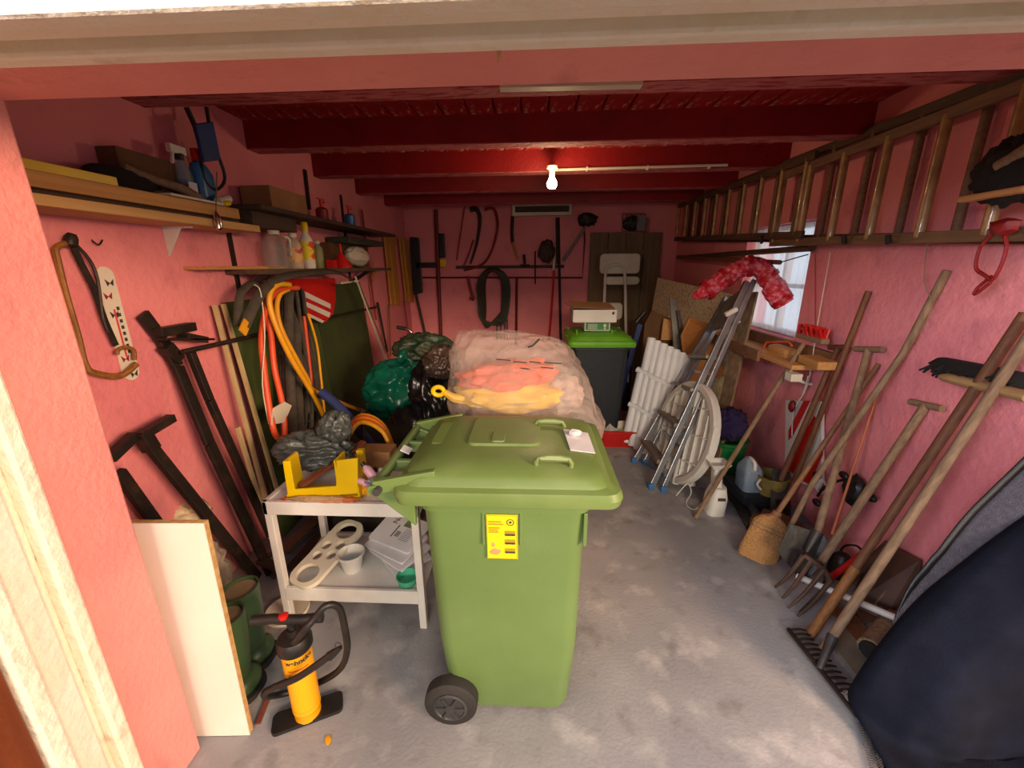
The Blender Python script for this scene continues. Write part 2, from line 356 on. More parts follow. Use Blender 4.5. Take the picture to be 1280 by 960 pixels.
# ------------------------------------------------------------------ wheeled bins
def make_bin(loc, rotz, mb, ml, name, label, group=None, sticker=False):
    root = thing(name, label, 'bin', loc, group)
    Lc = True
    # local: x runs from hinge side (-) to front (+), y across
    rings = []
    for z, xl, xr, w in ((.03, -.2, .235, .40), (.06, -.215, .245, .42), (.35, -.24, .265, .455), (.8, -.25, .272, .50), (.93, -.255, .278, .515), (.935, -.265, .288, .535), (.985, -.265, .288, .535), (.985, -.25, .27, .50), (.3, -.22, .25, .43)):
        rings.append(rrect((xl+xr)/2, 0, xr-xl, w, .055, z))
    body = part('body', G().loft(rings, cap=False).panel(rrect(.018, 0, .43, .395, .05, .03), .01, (0, 0, 1)), mb, root, smooth=35, local=True)
    for x in (-.055, .065):
        part('rib', G().box((x, -.255, .87), (.008, .012, .12)), mb, body, local=True, smooth=False, bevel=.002)
    part('rib', G().box((.27, -.245, .87), (.012, .02, .12)), mb, body, local=True, smooth=False, bevel=.002)
    lid = []
    for z, xl, xr, w, r in ((.975, -.33, .375, .60, .05), (1.0, -.335, .38, .61, .05), (1.022, -.33, .372, .60, .05), (1.03, -.31, .345, .565, .06), (1.052, -.30, .325, .545, .07), (1.062, -.285, .30, .52, .09), (1.075, -.25, .25, .46, .11), (1.082, -.18, .17, .36, .11)):
        lid.append(rrect((xl+xr)/2, 0, xr-xl, w, r, z))
    lidg = G().loft(lid)
    lo = part('lid', lidg, ml, root, smooth=28, local=True)
    # raised fields moulded into the lid
    part('raised_field', G().loft([rrect(.0, .04, .27, .27, .03, 1.076), rrect(.0, .04, .25, .25, .03, 1.09)]), ml, lo, smooth=30, local=True)
    part('raised_field', G().loft([rrect(-.02, -.03, .05, .09, .01, 1.088), rrect(-.02, -.03, .044, .084, .01, 1.094)]), ml, lo, smooth=30, local=True)
    part('raised_field', G().loft([rrect(-.22, .04, .09, .22, .02, 1.068), rrect(-.22, .04, .08, .2, .02, 1.078)]), ml, lo, smooth=30, local=True)
    for y in (-.16, .16):
        part('lid_handle', G().tube([(.115, y-.055, 1.055), (.12, y-.055, 1.10), (.215, y-.055, 1.098), (.22, y-.055, 1.05)], .008, 8, smooth=3).tube([(.125, y-.055, 1.10), (.21, y-.055, 1.098)], .010, 8), ml, lo, local=True)
    # hinge arms, handle bar on the hinge side
    for y in (-.255, .255):
        part('hinge_arm', G().loft([[V((-.2, y-.011, 1.055)), V((-.2, y+.011, 1.055)), V((-.2, y+.011, 1.075)), V((-.2, y-.011, 1.075))], [V((-.30, y-.012, 1.01)), V((-.30, y+.012, 1.01)), V((-.30, y+.012, 1.055)), V((-.30, y-.012, 1.055))], [V((-.40, y-.014, .99)), V((-.40, y+.014, .99)), V((-.40, y+.014, 1.035)), V((-.40, y-.014, 1.035))]]), ml, lo, local=True, smooth=False, bevel=.004)
        part('bracket', G().loft([[V((-.28, y*.9-.012, .86)), V((-.28, y*.9+.012, .86)), V((-.28, y*.9+.012, .975)), V((-.28, y*.9-.012, .975))], [V((-.41, y*.9-.012, .975)), V((-.41, y*.9+.012, .975)), V((-.41, y*.9+.012, 1.03)), V((-.41, y*.9-.012, 1.03))]]), mb, body, local=True, smooth=False, bevel=.004)
    part('handle_bar', G().rod((-.395, -.28, 1.012), (-.395, .28, 1.012), .017, n=14), mb, body, local=True)
    for y in (-.08, .08):
        part('bracket', G().box((-.345, y, 1.0), (.11, .022, .045)), mb, body, local=True, smooth=False, bevel=.006)
    part('hinge_pin', G().rod((-.38, -.29, 1.012), (-.38, -.265, 1.012), .013, n=14), M_hub, lo, 'grey hinge pin', local=True)
    part('axle', G().rod((-.2, -.24, .1), (-.2, .24, .1), .012, n=10), M_hub, root, 'dark steel axle', local=True)
    for sy in (-1, 1):
        w_ = part('wheel', G().lathe((-.2, sy*.235-.0, .1), [(.03, -.03), (.088, -.03), (.099, -.022), (.1, -.01), (.1, .01), (.099, .022), (.088, .03), (.03, .03)], 32, (0, 1, 0)), M_gbinw, root, 'black rubber wheel', local=True)
        hb = G().lathe((-.2, sy*.268, .1), [(.0, -.006), (.062, -.006), (.064, 0), (.056, .004), (.052, -.001), (.02, 0), (.018, .007), (.0, .007)], 28, (0, sy, 0))
        for k in range(6):
            a = k*math.pi/3; hb.bar((-.2+.018*math.cos(a), sy*.27, .1+.018*math.sin(a)), (-.2+.056*math.cos(a), sy*.27, .1+.056*math.sin(a)), .01, .008, (0, 1, 0))
        part('hub_cap', hb, M_hub, w_, local=True)
    if sticker:
        s = part('sticker', G().span((-.046, -.2575, .71), (.048, -.2535, .855)), M_label, body, 'yellow notice sticker with small print and emblem', local=True, smooth=False)
    root.rotation_euler.z = rotz
    return root, body, lo
BX, BYY = -.10, 1.395
gb, gbody, glid = make_bin((BX, BYY, 0), 0, M_bin, M_lid, 'wheeled_bin', 'big green two-wheeled waste bin with a yellow sticker, nearest the camera')
# sticker plate follows the sloped side
def sidey(z): return -.212-(z-.06)*.0465+.0005
zt, zb2 = .925, .755
def SP(x, z): return V((BX+x, BYY-.2525-(z-.8)*.04-.0035, z))
st = part('sticker', G().panel([SP(-.045, zb2), SP(.055, zb2), SP(.055, zt), SP(-.045, zt)], .0015, (0, -1, 0)), M_label, gbody, 'yellow notice sticker with small print and round emblem', smooth=False)
e = V((0, -.003, 0)); M_lb = mat('sticker_ochre', '#b99a10', bump=0); M_ltan = mat('sticker_tan', '#d6a070', bump=0)
for i, (x0, x1, z) in enumerate([(-.038, .004, .897), (-.038, .01, .888), (-.038, -.002, .874), (-.038, -.008, .866), (-.038, -.006, .858)]):
    part('print_line', G().panel([SP(x0, z)+e, SP(x1, z)+e, SP(x1, z+.005)+e, SP(x0, z+.005)+e], .0004, (0, -1, 0)), M_lb, st, smooth=False)
for z in (.848, .815, .78):
    part('print_box', G().panel([SP(.014, z)+e, SP(.047, z)+e, SP(.047, z+.018)+e, SP(.014, z+.018)+e], .0004, (0, -1, 0)), M_lb, st, smooth=False)
    part('print_bar', G().panel([SP(.014, z)+e*1.3, SP(.047, z)+e*1.3, SP(.047, z+.007)+e*1.3, SP(.014, z+.007)+e*1.3], .0004, (0, -1, 0)), M_ink, st, smooth=False)
part('emblem', G().tube([SP(.032+.011*math.cos(a*math.pi/8), .898+.011*math.sin(a*math.pi/8))+e for a in range(16)], .0012, 6, closed=True).ball(SP(.032, .898)+e, (.005, .001, .005), 1), M_ink, st)
part('print_picture', G().ball(SP(-.018, .785)+e, (.018, .0008, .012), 2, amp=.3).ball(SP(-.024, .812)+e, (.006, .0008, .009), 2), M_ltan, st)
for a, b in ((-.043, .898),):
    pass
bd = G()
for (xa, za, xb, zb_) in ((-.043, .757, .053, .757), (-.043, .922, .053, .922), (-.043, .757, -.043, .922), (.053, .757, .053, .922)):
    bd.bar(SP(xa, za)+e, SP(xb, zb_)+e, .001, .0008, (0, 1, 0))
part('border', bd, M_lb, st, smooth=False)
nt_ = solo('paper_note', G().panel([W(704, 536, z=1.088), W(735, 541, z=1.075), W(744, 566, z=1.065), W(713, 562, z=1.082)], .003), M_paper, 'pinkish white paper note stuck on the green bin lid', 'paper', smooth=False)
part('crumple', G().ball(W(719, 541, z=1.095), (.022, .014, .014), 2, amp=.5, seed=3), M_paper, nt_)
# second green bin behind, only its lid and handle show through the film
solo('carton_stack', G().loft([rrect(-.06, 2.1, .5, .36, .02, 0), rrect(-.06, 2.1, .54, .40, .02, .88)]), M_card, 'brown carton under the clear plastic bag behind the green bin', 'box', smooth=30)
# dark bin with lime lid at the back
db, dbody, _ = make_bin((.62, 4.02, 0), R(-90), M_anth, M_lime, 'wheeled_bin', 'dark grey waste bin with a lime green lid at the back')
zl = 1.092
gx = thing('printed_box', 'small green box with a white border standing on the lime lid', 'box', W(745, 420, z=zl))
g0 = W(730, 421, y=3.86).x; g1 = W(762, 421, y=3.86).x
part('carton', G().span((g0, 3.86, zl), (g1, 4.1, zl+.085)), M_white, gx, smooth=False, bevel=.003)
part('print', G().span((g0+.012, 3.856, zl+.01), (g1-.012, 3.862, zl+.075)), M_greenprint, gx, 'green printed front', smooth=False)
px_ = G()
for k in range(4): px_.span((g0+.03, 3.853, zl+.02+k*.013), (g0+.12, 3.857, zl+.025+k*.013))
px_.ball((g1-.05, 3.855, zl+.05), (.016, .003, .016), 2).ball((g1-.05, 3.855, zl+.024), (.012, .003, .01), 2)
part('print_mark', px_, M_white, gx, 'pale lines and round marks', smooth=False)
wx0, wx1 = W(716, 400, y=3.80).x, W(771, 400, y=3.80).x; wz = zl+.085
wb = thing('white_carton', 'white open cardboard box lying on the green printed box', 'box', ((wx0+wx1)/2, 4.0, wz))
b_ = G(); b_.span((wx0, 3.80, wz), (wx1, 4.14, wz+.006)); b_.span((wx0, 3.80, wz), (wx1, 3.806, wz+.115)); b_.span((wx0, 4.134, wz), (wx1, 4.14, wz+.115)); b_.span((wx0, 3.80, wz), (wx0+.006, 4.14, wz+.115)); b_.span((wx1-.006, 3.80, wz), (wx1, 4.14, wz+.115))
part('carton', b_, M_white, wb, smooth=False)
part('flap', G().panel([(wx0, 3.82, wz+.13), (wx1-.02, 3.82, wz+.122), (wx1-.03, 4.12, wz+.15), (wx0-.02, 4.12, wz+.165)], .005), M_card, wb, 'brown inner side of the flap', smooth=False)
part('flap', G().panel([(wx0, 3.82, wz+.12), (wx0-.05, 3.83, wz+.16), (wx0-.05, 4.1, wz+.16), (wx0, 4.1, wz+.12)], .004), M_card, wb, smooth=False)
part('seal', G().ball((wx1-.035, 3.799, wz+.085), (.012, .003, .015), 2), M_steel, wb, 'small dark round mark')
lf = G()
for k in range(7):
    a = k*.9; lf.ball(W(712, 424, y=4.0)+V((.025*math.cos(a), .03*math.sin(a), .01*k)), (.035, .02, .006), 1, Matrix.Rotation(a, 3, 'Z'), amp=.3)
solo('leafy_scrap', lf, M_lime, 'scrap of green leaves on the left end of the lime lid', 'leaves')

# ------------------------------------------------------------------ transparent bag with orange and yellow tool, on second bin
bt = thing('plastic_tool', 'yellow and orange plastic tool with a ring handle inside the clear bag', 'tool', (-.06, 2.1, .90))
part('yellow_shell', G().ball((-.11, 2.07, 1.03), (.29, .17, .085), 4, amp=.2, freq=3), M_yel, bt, 'yellow base shell')
part('orange_shell', G().ball((-.13, 2.04, 1.145), (.25, .14, .075), 4, Matrix.Rotation(R(-6), 3, 'Y'), amp=.25, freq=3), M_orange, bt, 'orange upper shell')
part('grey_shell', G().ball((.16, 2.12, 1.02), (.11, .14, .10), 4, amp=.2, freq=3), mat('pale_contents', '#b8a6a0', '#9a8a86'), bt, 'greyish end')
rp = W(548, 489, y=1.98)
part('ring_handle', G().tube([rp+V((.028*math.cos(a*math.pi/8), 0, .022*math.sin(a*math.pi/8))) for a in range(16)], .012, 8, closed=True).tube([rp+V((.03, 0, -.005)), W(566, 497, y=1.99), W(585, 500, y=2.02)], [.016, .03], 8), M_yel, bt, 'yellow ring handle sticking out of the bag')
# bag: loft around contents with folds
def bagf(p):
    return p
bg_rings = []
prof = [(W(572, 545, y=1.96), W(752, 548, y=1.96), 1.85, 2.32), (W(566, 521, y=1.96), W(754, 533, y=1.96), 1.84, 2.32), (W(562, 505, y=1.98), W(744, 515, y=1.98), 1.84, 2.34), (W(564, 480, y=1.98), W(735, 488, y=1.98), 1.86, 2.34), (W(563, 455, y=1.98), W(722, 460, y=1.98), 1.9, 2.32), (W(566, 435, y=2.0), W(706, 438, y=2.0), 1.95, 2.28), (W(572, 422, y=2.05), W(690, 426, y=2.05), 2.0, 2.22), (W(590, 416, y=2.08), W(665, 419, y=2.08), 2.05, 2.14)]
rings = []
for k, (a, b, y0, y1) in enumerate(prof):
    z = None; ring = []; n = 150
    for j in range(n):
        t = 2*math.pi*j/n; cx = (a.x+b.x)/2; hw = (b.x-a.x)/2; cy = (y0+y1)/2; hy = (y1-y0)/2
        c_, s_ = math.cos(t), math.sin(t); q = .55
        x = cx+hw*math.copysign(abs(c_)**q, c_); y = cy+hy*math.copysign(abs(s_)**q, s_)
        zz = a.z+(b.z-a.z)*(x-a.x)/(b.x-a.x)
        ring.append(V((x, y, zz)))
    rings.append(ring)
# refine rings vertically
fine = []
for k in range(len(rings)-1):
    for s_ in range(12):
        t = s_/12; fine.append([rings[k][j].lerp(rings[k+1][j], t) for j in range(150)])
fine.append(rings[-1])
for ring in fine:
    for j, p in enumerate(ring):
        n1 = 1-2.2*abs(noise.noise(V((p.x*4.2, p.y*4.2, p.z*5+3)))); n2 = 1-2.2*abs(noise.noise(V((p.x*11, p.y*11, p.z*9)))); n3 = 1-3*abs(noise.noise(V((p.x*24+p.z*9, p.y*24, p.z*14))))
        d = V((p.x+.03, p.y-2.1, 0)).normalized(); p += d*(.016*n1+.007*n2+.003*n3); p.z += .010*n1+.005*n2+.002*n3
cb = thing('clear_plastic_bag', 'large crumpled transparent plastic bag lying over the yellow tool behind the bin', 'bag', (-.03, 2.1, 1.05))
part('film', G().loft(fine, cap=False).panel(fine[-1], .001, (0, 0, 1)), M_foil, cb, smooth=180)
pr = G()
for k, (x, y, w) in enumerate(((620, 449, 18), (642, 452, 16), (662, 452, 14), (680, 453, 22), (650, 460, 12), (676, 459, 16))):
    a = W(x, y, y=1.855); pr.bar(a, W(x+w, y+1.5, y=1.855), .0015, .005, (0, 0, 1))
part('print_line', pr, M_ink, cb, 'faint dark printed lines', smooth=False)
part('tear', G().tube([W(660, 434, y=1.93), W(666, 432, y=1.93), W(674, 424, y=1.96)], .005, 6), M_ink, cb, 'small dark tear near the top')

# heap left of it: garbage bags, tarp
def bag(name, px, py, y, r, m, label, cat='bag', seed=0, amp=.28, freq=2.6, neck=None, rot=None, sub=5):
    c = W(px, py, y=y); g = G().ball(c, r, sub, rot, amp=amp, freq=freq, seed=seed, ridge=True)
    root = thing(name, label, cat, (c.x, c.y, c.z-r[2])); part('bag_body', g, m, root, smooth=180)
    if neck:
        n0 = W(*neck[0], y=y-.05); n1 = W(*neck[1], y=y-.05); gg = G()
        gg.tube([n0, n0.lerp(n1, .5)+V((.01, 0, .01)), n1], [.05, .012, .06], 14, smooth=4); part('knotted_neck', gg, m, root, smooth=180)
    return root
bag('garbage_bag', 497, 490, 3.0, (.24, .2, .24), M_teal, 'shiny teal green garbage bag tied at its neck', seed=1, neck=((520, 458), (500, 445)))
bag('garbage_bag', 545, 492, 2.75, (.17, .2, .26), M_bag, 'glossy black garbage bag right of the teal one', seed=4)
bag('garbage_bag', 520, 560, 2.7, (.25, .25, .3), M_bag, 'glossy black garbage bag low behind the hinge of the front bin', seed=8)
bag('folded_tarpaulin', 530, 436, 3.3, (.23, .16, .12), mat('tarp_green', '#23402c', '#4b4a3a', rough=.35, scale=7, bump=.5), 'dark green and grey crumpled tarpaulin on top of the bags', 'tarpaulin', 6, amp=.35)
bag('garbage_bag', 552, 452, 2.6, (.11, .12, .1), mat('smoky_film', '#4f4038', '#3c302a', rough=.2, bump=.7, bscale=20), 'smoky brown plastic bag between teal and clear bags', seed=12, amp=.4)
for k in range(1):
    hb = thing('curved_handlebar', 'curved bicycle handlebar end with a black grip beside the tarpaulin', 'handlebar', W(512, 420, y=3.5))
    part('bar', G().tube([W(518, 428, y=3.5), W(514, 415, y=3.5), W(505, 410, y=3.5)], .011, 8, smooth=4), M_chrome, hb)
    part('grip', G().rod(W(507, 411, y=3.5), W(496, 409, y=3.5), .016), M_black, hb, 'black rubber grip')
solo('barrow_base', G().loft([rrect(-.75, 3.15, .5, .6, .1, 0), rrect(-.75, 3.15, .55, .65, .1, .50)]), M_dcard, 'brown cardboard drum that carries the heap of bags', 'drum', smooth=30)

# ------------------------------------------------------------------ white two-tier table
TX0, TX1, TY0, TY1, TZ = -1.205, -.50, 1.56, 2.0, .68
tb = thing('side_table', 'low white two-tier table with square legs left of the green bin', 'table', ((TX0+TX1)/2, (TY0+TY1)/2, 0))
part('tabletop', G().span((TX0+.01, TY0+.01, TZ-.02), (TX1-.01, TY1-.01, TZ-.008)), M_tabw, tb, smooth=False, bevel=.002)
for a, b in (((TX0, TY0), (TX1, TY0+.022)), ((TX0, TY1-.022), (TX1, TY1)), ((TX0, TY0), (TX0+.022, TY1)), ((TX1-.022, TY0), (TX1, TY1))):
    part('apron', G().span((a[0], a[1], TZ-.065), (b[0], b[1], TZ)), M_tabw, tb, smooth=False, bevel=.003)
for x in (TX0+.002, TX1-.036):
    for y in (TY0+.002, TY1-.036): part('leg', G().span((x, y, 0), (x+.034, y+.034, TZ-.05)), M_tabw, tb, smooth=False, bevel=.003)
SZ = .205
part('lower_shelf', G().span((TX0+.01, TY0+.01, SZ-.012), (TX1-.01, TY1-.01, SZ)), M_tabw, tb, smooth=False)
for a, b in (((TX0+.03, TY0), (TX1-.03, TY0+.018)), ((TX0+.03, TY1-.018), (TX1-.03, TY1))):
    part('rail', G().span((a[0], a[1], SZ-.06), (b[0], b[1], SZ+.012)), M_tabw, tb, smooth=False, bevel=.003)
# things on the tabletop
def on(px, py, z=TZ): return W(px, py, z=z)
mb1 = thing('mitre_box', 'bright yellow U-shaped plastic cutting guide standing on the white table', 'tool', on(400, 617, TZ))
yA, yB = 1.60, 1.70
xa, xb, xc, xd = [W(p, 600, y=1.6).x for p in (354, 368, 420, 447)]
def F_(px, py, y=1.60): return W(px, py, y=y)
U = [(353, 577), (362, 576), (368, 612), (420, 608), (420, 576), (447, 573), (447, 617), (360, 624)]
part('front_edge', G().panel([F_(*p, y=1.595) for p in U], .012, (0, 1, 0)), M_yel, mb1, smooth=False, bevel=.003)
zf = F_(380, 622, 1.6).z
part('channel_floor', G().span((xa, yA, TZ), (xd, yB, zf+.012)), M_yel, mb1, smooth=False, bevel=.002)
part('side_wall', G().panel([(F_(353, 577).x, 1.6, F_(353, 577).z), (F_(357, 577).x, 1.6, F_(357, 577).z), (F_(366, 618).x, 1.6, zf), (F_(362, 618).x, 1.6, zf)], .10, (0, 1, 0)), M_yel, mb1, smooth=False, bevel=.002)
part('side_wall', G().span((xc, yA, zf), (xc+.008, yB, F_(430, 576).z)).span((xd-.008, yA, zf), (xd, yB, F_(430, 576).z-.004)), M_yel, mb1, smooth=False, bevel=.002)
x_ = W(453, 590, y=1.74).x
solo('plastic_bracket', G().span((x_-.02, 1.74, TZ), (x_+.012, 1.77, TZ+.17)).span((x_-.02, 1.70, TZ), (x_+.04, 1.80, TZ+.01)), M_yel, 'single upright yellow plastic bracket behind the U-shaped yellow guide', 'bracket', smooth=False, bevel=.003)
gbag = bag('grey_plastic_bag', 392, 562, 1.84, (.17, .10, .085), M_gbag, 'crumpled dark grey plastic bag on the left of the white table', seed=21, amp=.5, freq=3)
part('twisted_corner', G().ball(W(418, 537, y=1.86), (.07, .05, .09), 4, Matrix.Rotation(R(25), 3, 'Y'), amp=.6, freq=3, seed=5, ridge=True), M_gbag, gbag, smooth=180)
solo('reddish_lath', G().bar(W(375, 608, y=1.63), W(455, 552, y=1.93), .035, .012, (0, 0, 1)), mat('reddish_slat', '#8a4a34', '#713823'), 'reddish brown thin wooden slat leaning across the table clutter', 'slat', smooth=False)
solo('cardboard_box', G().span((W(430, 580, y=1.93).x, 1.88, TZ+.0), (W(490, 580, y=1.9).x, 1.99, TZ+.095)), M_card, 'small open brown cardboard box at the back of the table', 'box', smooth=False, bevel=.003)
solo('clear_packet', G().ball(W(405, 624, y=1.58), (.16, .018, .014), 4, amp=.5, freq=5, seed=2, ridge=True), mat('cellophane_warm', '#d8b486', '#e0713c', rough=.12, alpha=.55, scale=12, bump=.8, bscale=30, lo=.5, hi=.6), 'flat clear packet with orange bits along the front edge of the tabletop', 'packet', smooth=180)
solo('clear_packet', G().ball(W(488, 614, y=1.575), (.10, .035, .045), 4, Matrix.Rotation(R(25), 3, 'Y'), amp=.5, freq=5, seed=7, ridge=True), mat('cellophane', '#d7d4da', '#8fa2b4', rough=.1, alpha=.6, scale=12, bump=.8, bscale=30), 'crumpled clear cellophane packet next to the bin hinge', 'packet', smooth=180)
def bottle(p, h, r, m, mc, name, label, caph=.22, axis=(0, 0, 1), group=None, n=18, neck=.45, cat='bottle', sx=1, sy=1, lab=None):
    t = thing(name, label, cat, p, group); a = V(axis).normalized()
    part('bottle_body', G().lathe(p, [(r*.92, 0), (r, h*.04), (r, h*(1-caph)*.8), (r*.8, h*(1-caph)*.9), (r*neck, h*(1-caph)), (r*neck, h*(1-caph*.8))], n, a, sx, sy), m, t)
    part('cap', G().lathe(V(p)+a*h*(1-caph*.8), [(r*neck*1.2, 0), (r*neck*1.2, h*caph*.7), (r*neck*.9, h*caph*.8)], n, a, sx, sy), mc, t, 'screw cap')
    if lab: part('label', G().lathe(V(p)+a*h*.2, [(r*1.015, 0), (r*1.015, h*.38)], n, a, sx, sy), lab, t, 'printed paper label')
    return t
bottle(W(470, 600, y=1.62)+V((0, 0, 0)), .10, .02, M_pinkp, M_black, 'small_bottle', 'small pink bottle with black cap lying tilted, upper of two', axis=(-.6, .1, .8))
bottle(W(462, 606, y=1.60), .075, .015, M_pinkp, M_black, 'small_bottle', 'small pink bottle with black cap lying low, lower of two', axis=(-.9, .1, .35))
bottle(W(484, 592, y=1.72)-V((0, 0, .02)), .085, .026, M_white, M_black, 'small_bottle', 'small white jar with black band beside the bin hinge', axis=(-.4, -.3, .5))
solo('blue_tube', G().rod(W(476, 622, y=1.6), W(480, 606, y=1.6), .008), M_tealp, 'short blue tube standing at the table front', 'tube')
solo('orange_clip', G().ball(W(456, 610, y=1.66), (.04, .03, .035), 3, amp=.5, freq=4), M_yhose, 'yellow orange plastic scrap behind the pink bottles', 'scrap')
solo('orange_flap', G().span(on(352, 626)+V((0, 0, 0)), on(365, 618)+V((0, 0, .004))), M_orange, 'small orange flap on the left front corner of the table', 'flap', smooth=False)
# lower shelf things
S = SZ
def slab_with_holes():
    # elongated tray with cut openings, tilted against the back
    A = W(372, 735, z=S+.01); Bp = W(445, 655, y=1.93)
    u = (Bp-A); L = u.length; u.normalize(); v = V((1, -.35, .0)); v = (v-u*v.dot(u)).normalized(); n = u.cross(v)
    w = .085; cu = bpy.data.curves.new('tray', 'CURVE'); cu.dimensions = '2D'; cu.extrude = .009; cu.bevel_depth = .002; cu.fill_mode = 'BOTH'
    def loop(pts):
        sp = cu.splines.new('POLY'); sp.points.add(len(pts)-1); sp.use_cyclic_u = True
        for i, p in enumerate(pts): sp.points[i].co = (p[0], p[1], 0, 1)
    loop([(p.x, p.y) for p in rrect(L/2, 0, L, 2*w, w*.75, 0, 8)])
    def hole(x, y, rx, ry): loop([(x+rx*math.cos(-a*math.pi/12), y+ry*math.sin(-a*math.pi/12)) for a in range(24)])
    hole(L*.17, 0, .052, .060); hole(L*.83, 0, .052, .058); hole(L*.40, -.035, .027, .027); hole(L*.56, -.035, .027, .027); hole(L*.46, .035, .027, .027); hole(L*.62, .035, .027, .027)
    tmp = bpy.data.objects.new('t', cu); me = bpy.data.meshes.new_from_object(tmp); bpy.data.objects.remove(tmp)
    mm = Matrix((u, v, n)).transposed().to_4x4(); me.transform(mm)
    me.materials.clear(); me.materials.append(M_offw); o = bpy.data.objects.new('cup_holder_tray', me); COL.objects.link(o); o.location = A+V((0, 0, .01))
    o['label'] = 'cream plastic tray with round and oval cup holes on the lower shelf'; o['category'] = 'tray'
slab_with_holes()
pot = thing('plant_pot', 'white round plastic pot in the middle of the lower shelf', 'pot', on(439, 716, S))
pc = on(438, 716, S)+V((0, .03, 0))
part('pot_wall', G().lathe(pc, [(.043, .0), (.058, .085), (.066, .087), (.068, .10), (.062, .10), (.055, .088), (.040, .006), (.0, .006)], 32), M_white, pot)
bw = on(508, 735, S)+V((.0, .03, 0)); bo = thing('bowl', 'mint green small bowl at the right of the lower shelf', 'bowl', bw)
part('bowl_wall', G().lathe(bw, [(.035, 0), (.046, .012), (.052, .045), (.055, .047), (.049, .047), (.043, .014), (.0, .008)], 28), M_tealp, bo)
# newspapers: folded bundles
def paper(c, w, d, rz, tilt, label, extras=None):
    t = thing('newspaper', label, 'newspaper', c, 'bundled newspapers on the lower shelf'); rot = Matrix.Rotation(R(rz), 3, 'Z') @ Matrix.Rotation(R(tilt), 3, 'X')
    rings = []
    for z in (0, .004, .010, .014): 
        k = .99 if z in (0, .014) else 1
        rings.append([V(c)+rot @ (p) for p in rrect(0, 0, w*k, d*k, .012, z, 3)])
    part('sheets', G().loft(rings), M_paper, t, smooth=40)
    def Q(x, y, z=.0145): return V(c)+rot @ V((x, y, z))
    return t, Q, rot
papers = []
for i, (px, py, dz, rz, tl, lab) in enumerate(((500, 712, .0, -48, 5, 'white folded newspaper at the bottom of the stack'), (496, 705, .028, -35, 7, 'white folded newspaper, second from the bottom of the stack'), (492, 696, .056, -28, 9, 'white folded newspaper just under the topmost one'), (497, 682, .088, -25, 16, 'topmost folded newspaper with a black headline and picture'))):
    c = W(px, py, z=S+dz+.02)+V((0, .05, 0)); papers.append(paper(c+V((-.02, .06, 0)), .28, .20, rz, tl, lab))
t, Q, rot = papers[-1]; xd, yd = rot @ V((1, 0, 0)), rot @ V((0, 1, 0))
text('Ne', .045, Q(-.045, .028), yd, -xd, M_ink, t, ext=.0003)
part('picture', G().panel([Q(.0, .03), Q(.085, .03), Q(.085, .072), Q(.0, .072)], .0004), mat('green_photo', '#5d7250', '#87936f', scale=60), t, 'green printed picture', smooth=False)
part('picture', G().panel([Q(-.01, -.04), Q(.02, -.04), Q(.02, -.005), Q(-.01, -.005)], .0004), mat('grey_photo', '#77787a', '#a5a29c', scale=80), t, 'small grey picture', smooth=False)
for j in range(7):
    part('print_line', G().panel([Q(.03, .015-j*.011), Q(.09, .015-j*.011), Q(.09, .02-j*.011), Q(.03, .02-j*.011)], .0003), mat('newsprint_grey', '#a9b0c0', bump=0), t, smooth=False)
part('print_line', G().panel([Q(-.025, -.05), Q(-.018, -.05), Q(-.018, .03), Q(-.025, .03)], .0003), M_ink, t, smooth=False)

# ------------------------------------------------------------------ floor things at the left
A = W(262, 926, z=0); Bq = W(311, 922, z=0); Tq = W(252, 656, y=1.09); 
wbd = thing('shelf_board', 'white laminated shelf board leaning upright at the pink doorpost', 'board', A)
bl_, br_ = V((-1.30, 1.055, .003)), V((Bq.x, 1.07, .003)); tr_ = V((Tq.x, 1.10, Tq.z)); tl_ = V((Tq.x-.27, 1.09, Tq.z))
part('laminate', G().panel([bl_, br_, tr_, tl_], .003, (0, -1, 0)), M_mdf, wbd, 'white laminated face', smooth=False)
part('core', G().panel([bl_, br_, tr_, tl_], .018, (0, 1, 0)), M_edge, wbd, 'raw chipboard core and edge', smooth=False)
# rubber boots
def boot(px, py, label, dy=0):
    c = W(px, py, z=0); t = thing('rubber_boot', label, 'boot', c, 'pair of green rubber boots'); h = .38
    g = G(); rings = []
    for z, r, ox in ((.02, .05, 0), (.06, .052, 0), (.10, .05, 0), (.2, .06, 0), (.3, .066, 0), (h, .068, 0)):
        rings.append([c+V((ox+r*math.cos(a*math.pi/12), dy+r*1.1*math.sin(a*math.pi/12), z)) for a in range(24)])
    for z, r in ((h, .062), (h-.03, .060), (h-.031, .001)):
        rings.append([c+V((r*math.cos(a*math.pi/12), dy+r*1.1*math.sin(a*math.pi/12), z)) for a in range(24)])
    part('shaft', g.loft(rings), mat('boot_green', '#3e5a37', '#35502f', rough=.4, bump=.1), t)
    part('foot', G().ball(c+V((.02, .0, .05)), (.06, .075, .048), 3), mat('boot_green', ''), t)
    part('sole', G().loft([rrect(c.x+.02, c.y, .13, .15, .05, c.z+.001), rrect(c.x+.02, c.y, .13, .15, .05, c.z+.024)]), M_gbinw, t, 'dark sole')
    part('lining', G().lathe(c+V((0, dy, h-.06)), [(.058, 0), (.060, .05)], 24), mat('boot_lining', '#8a7a5c', '#74664a', rough=.9), t, 'beige lining')
boot(302, 862, 'green rubber boot, nearer of the pair beside the white board')
boot(320, 822, 'green rubber boot, farther of the pair')
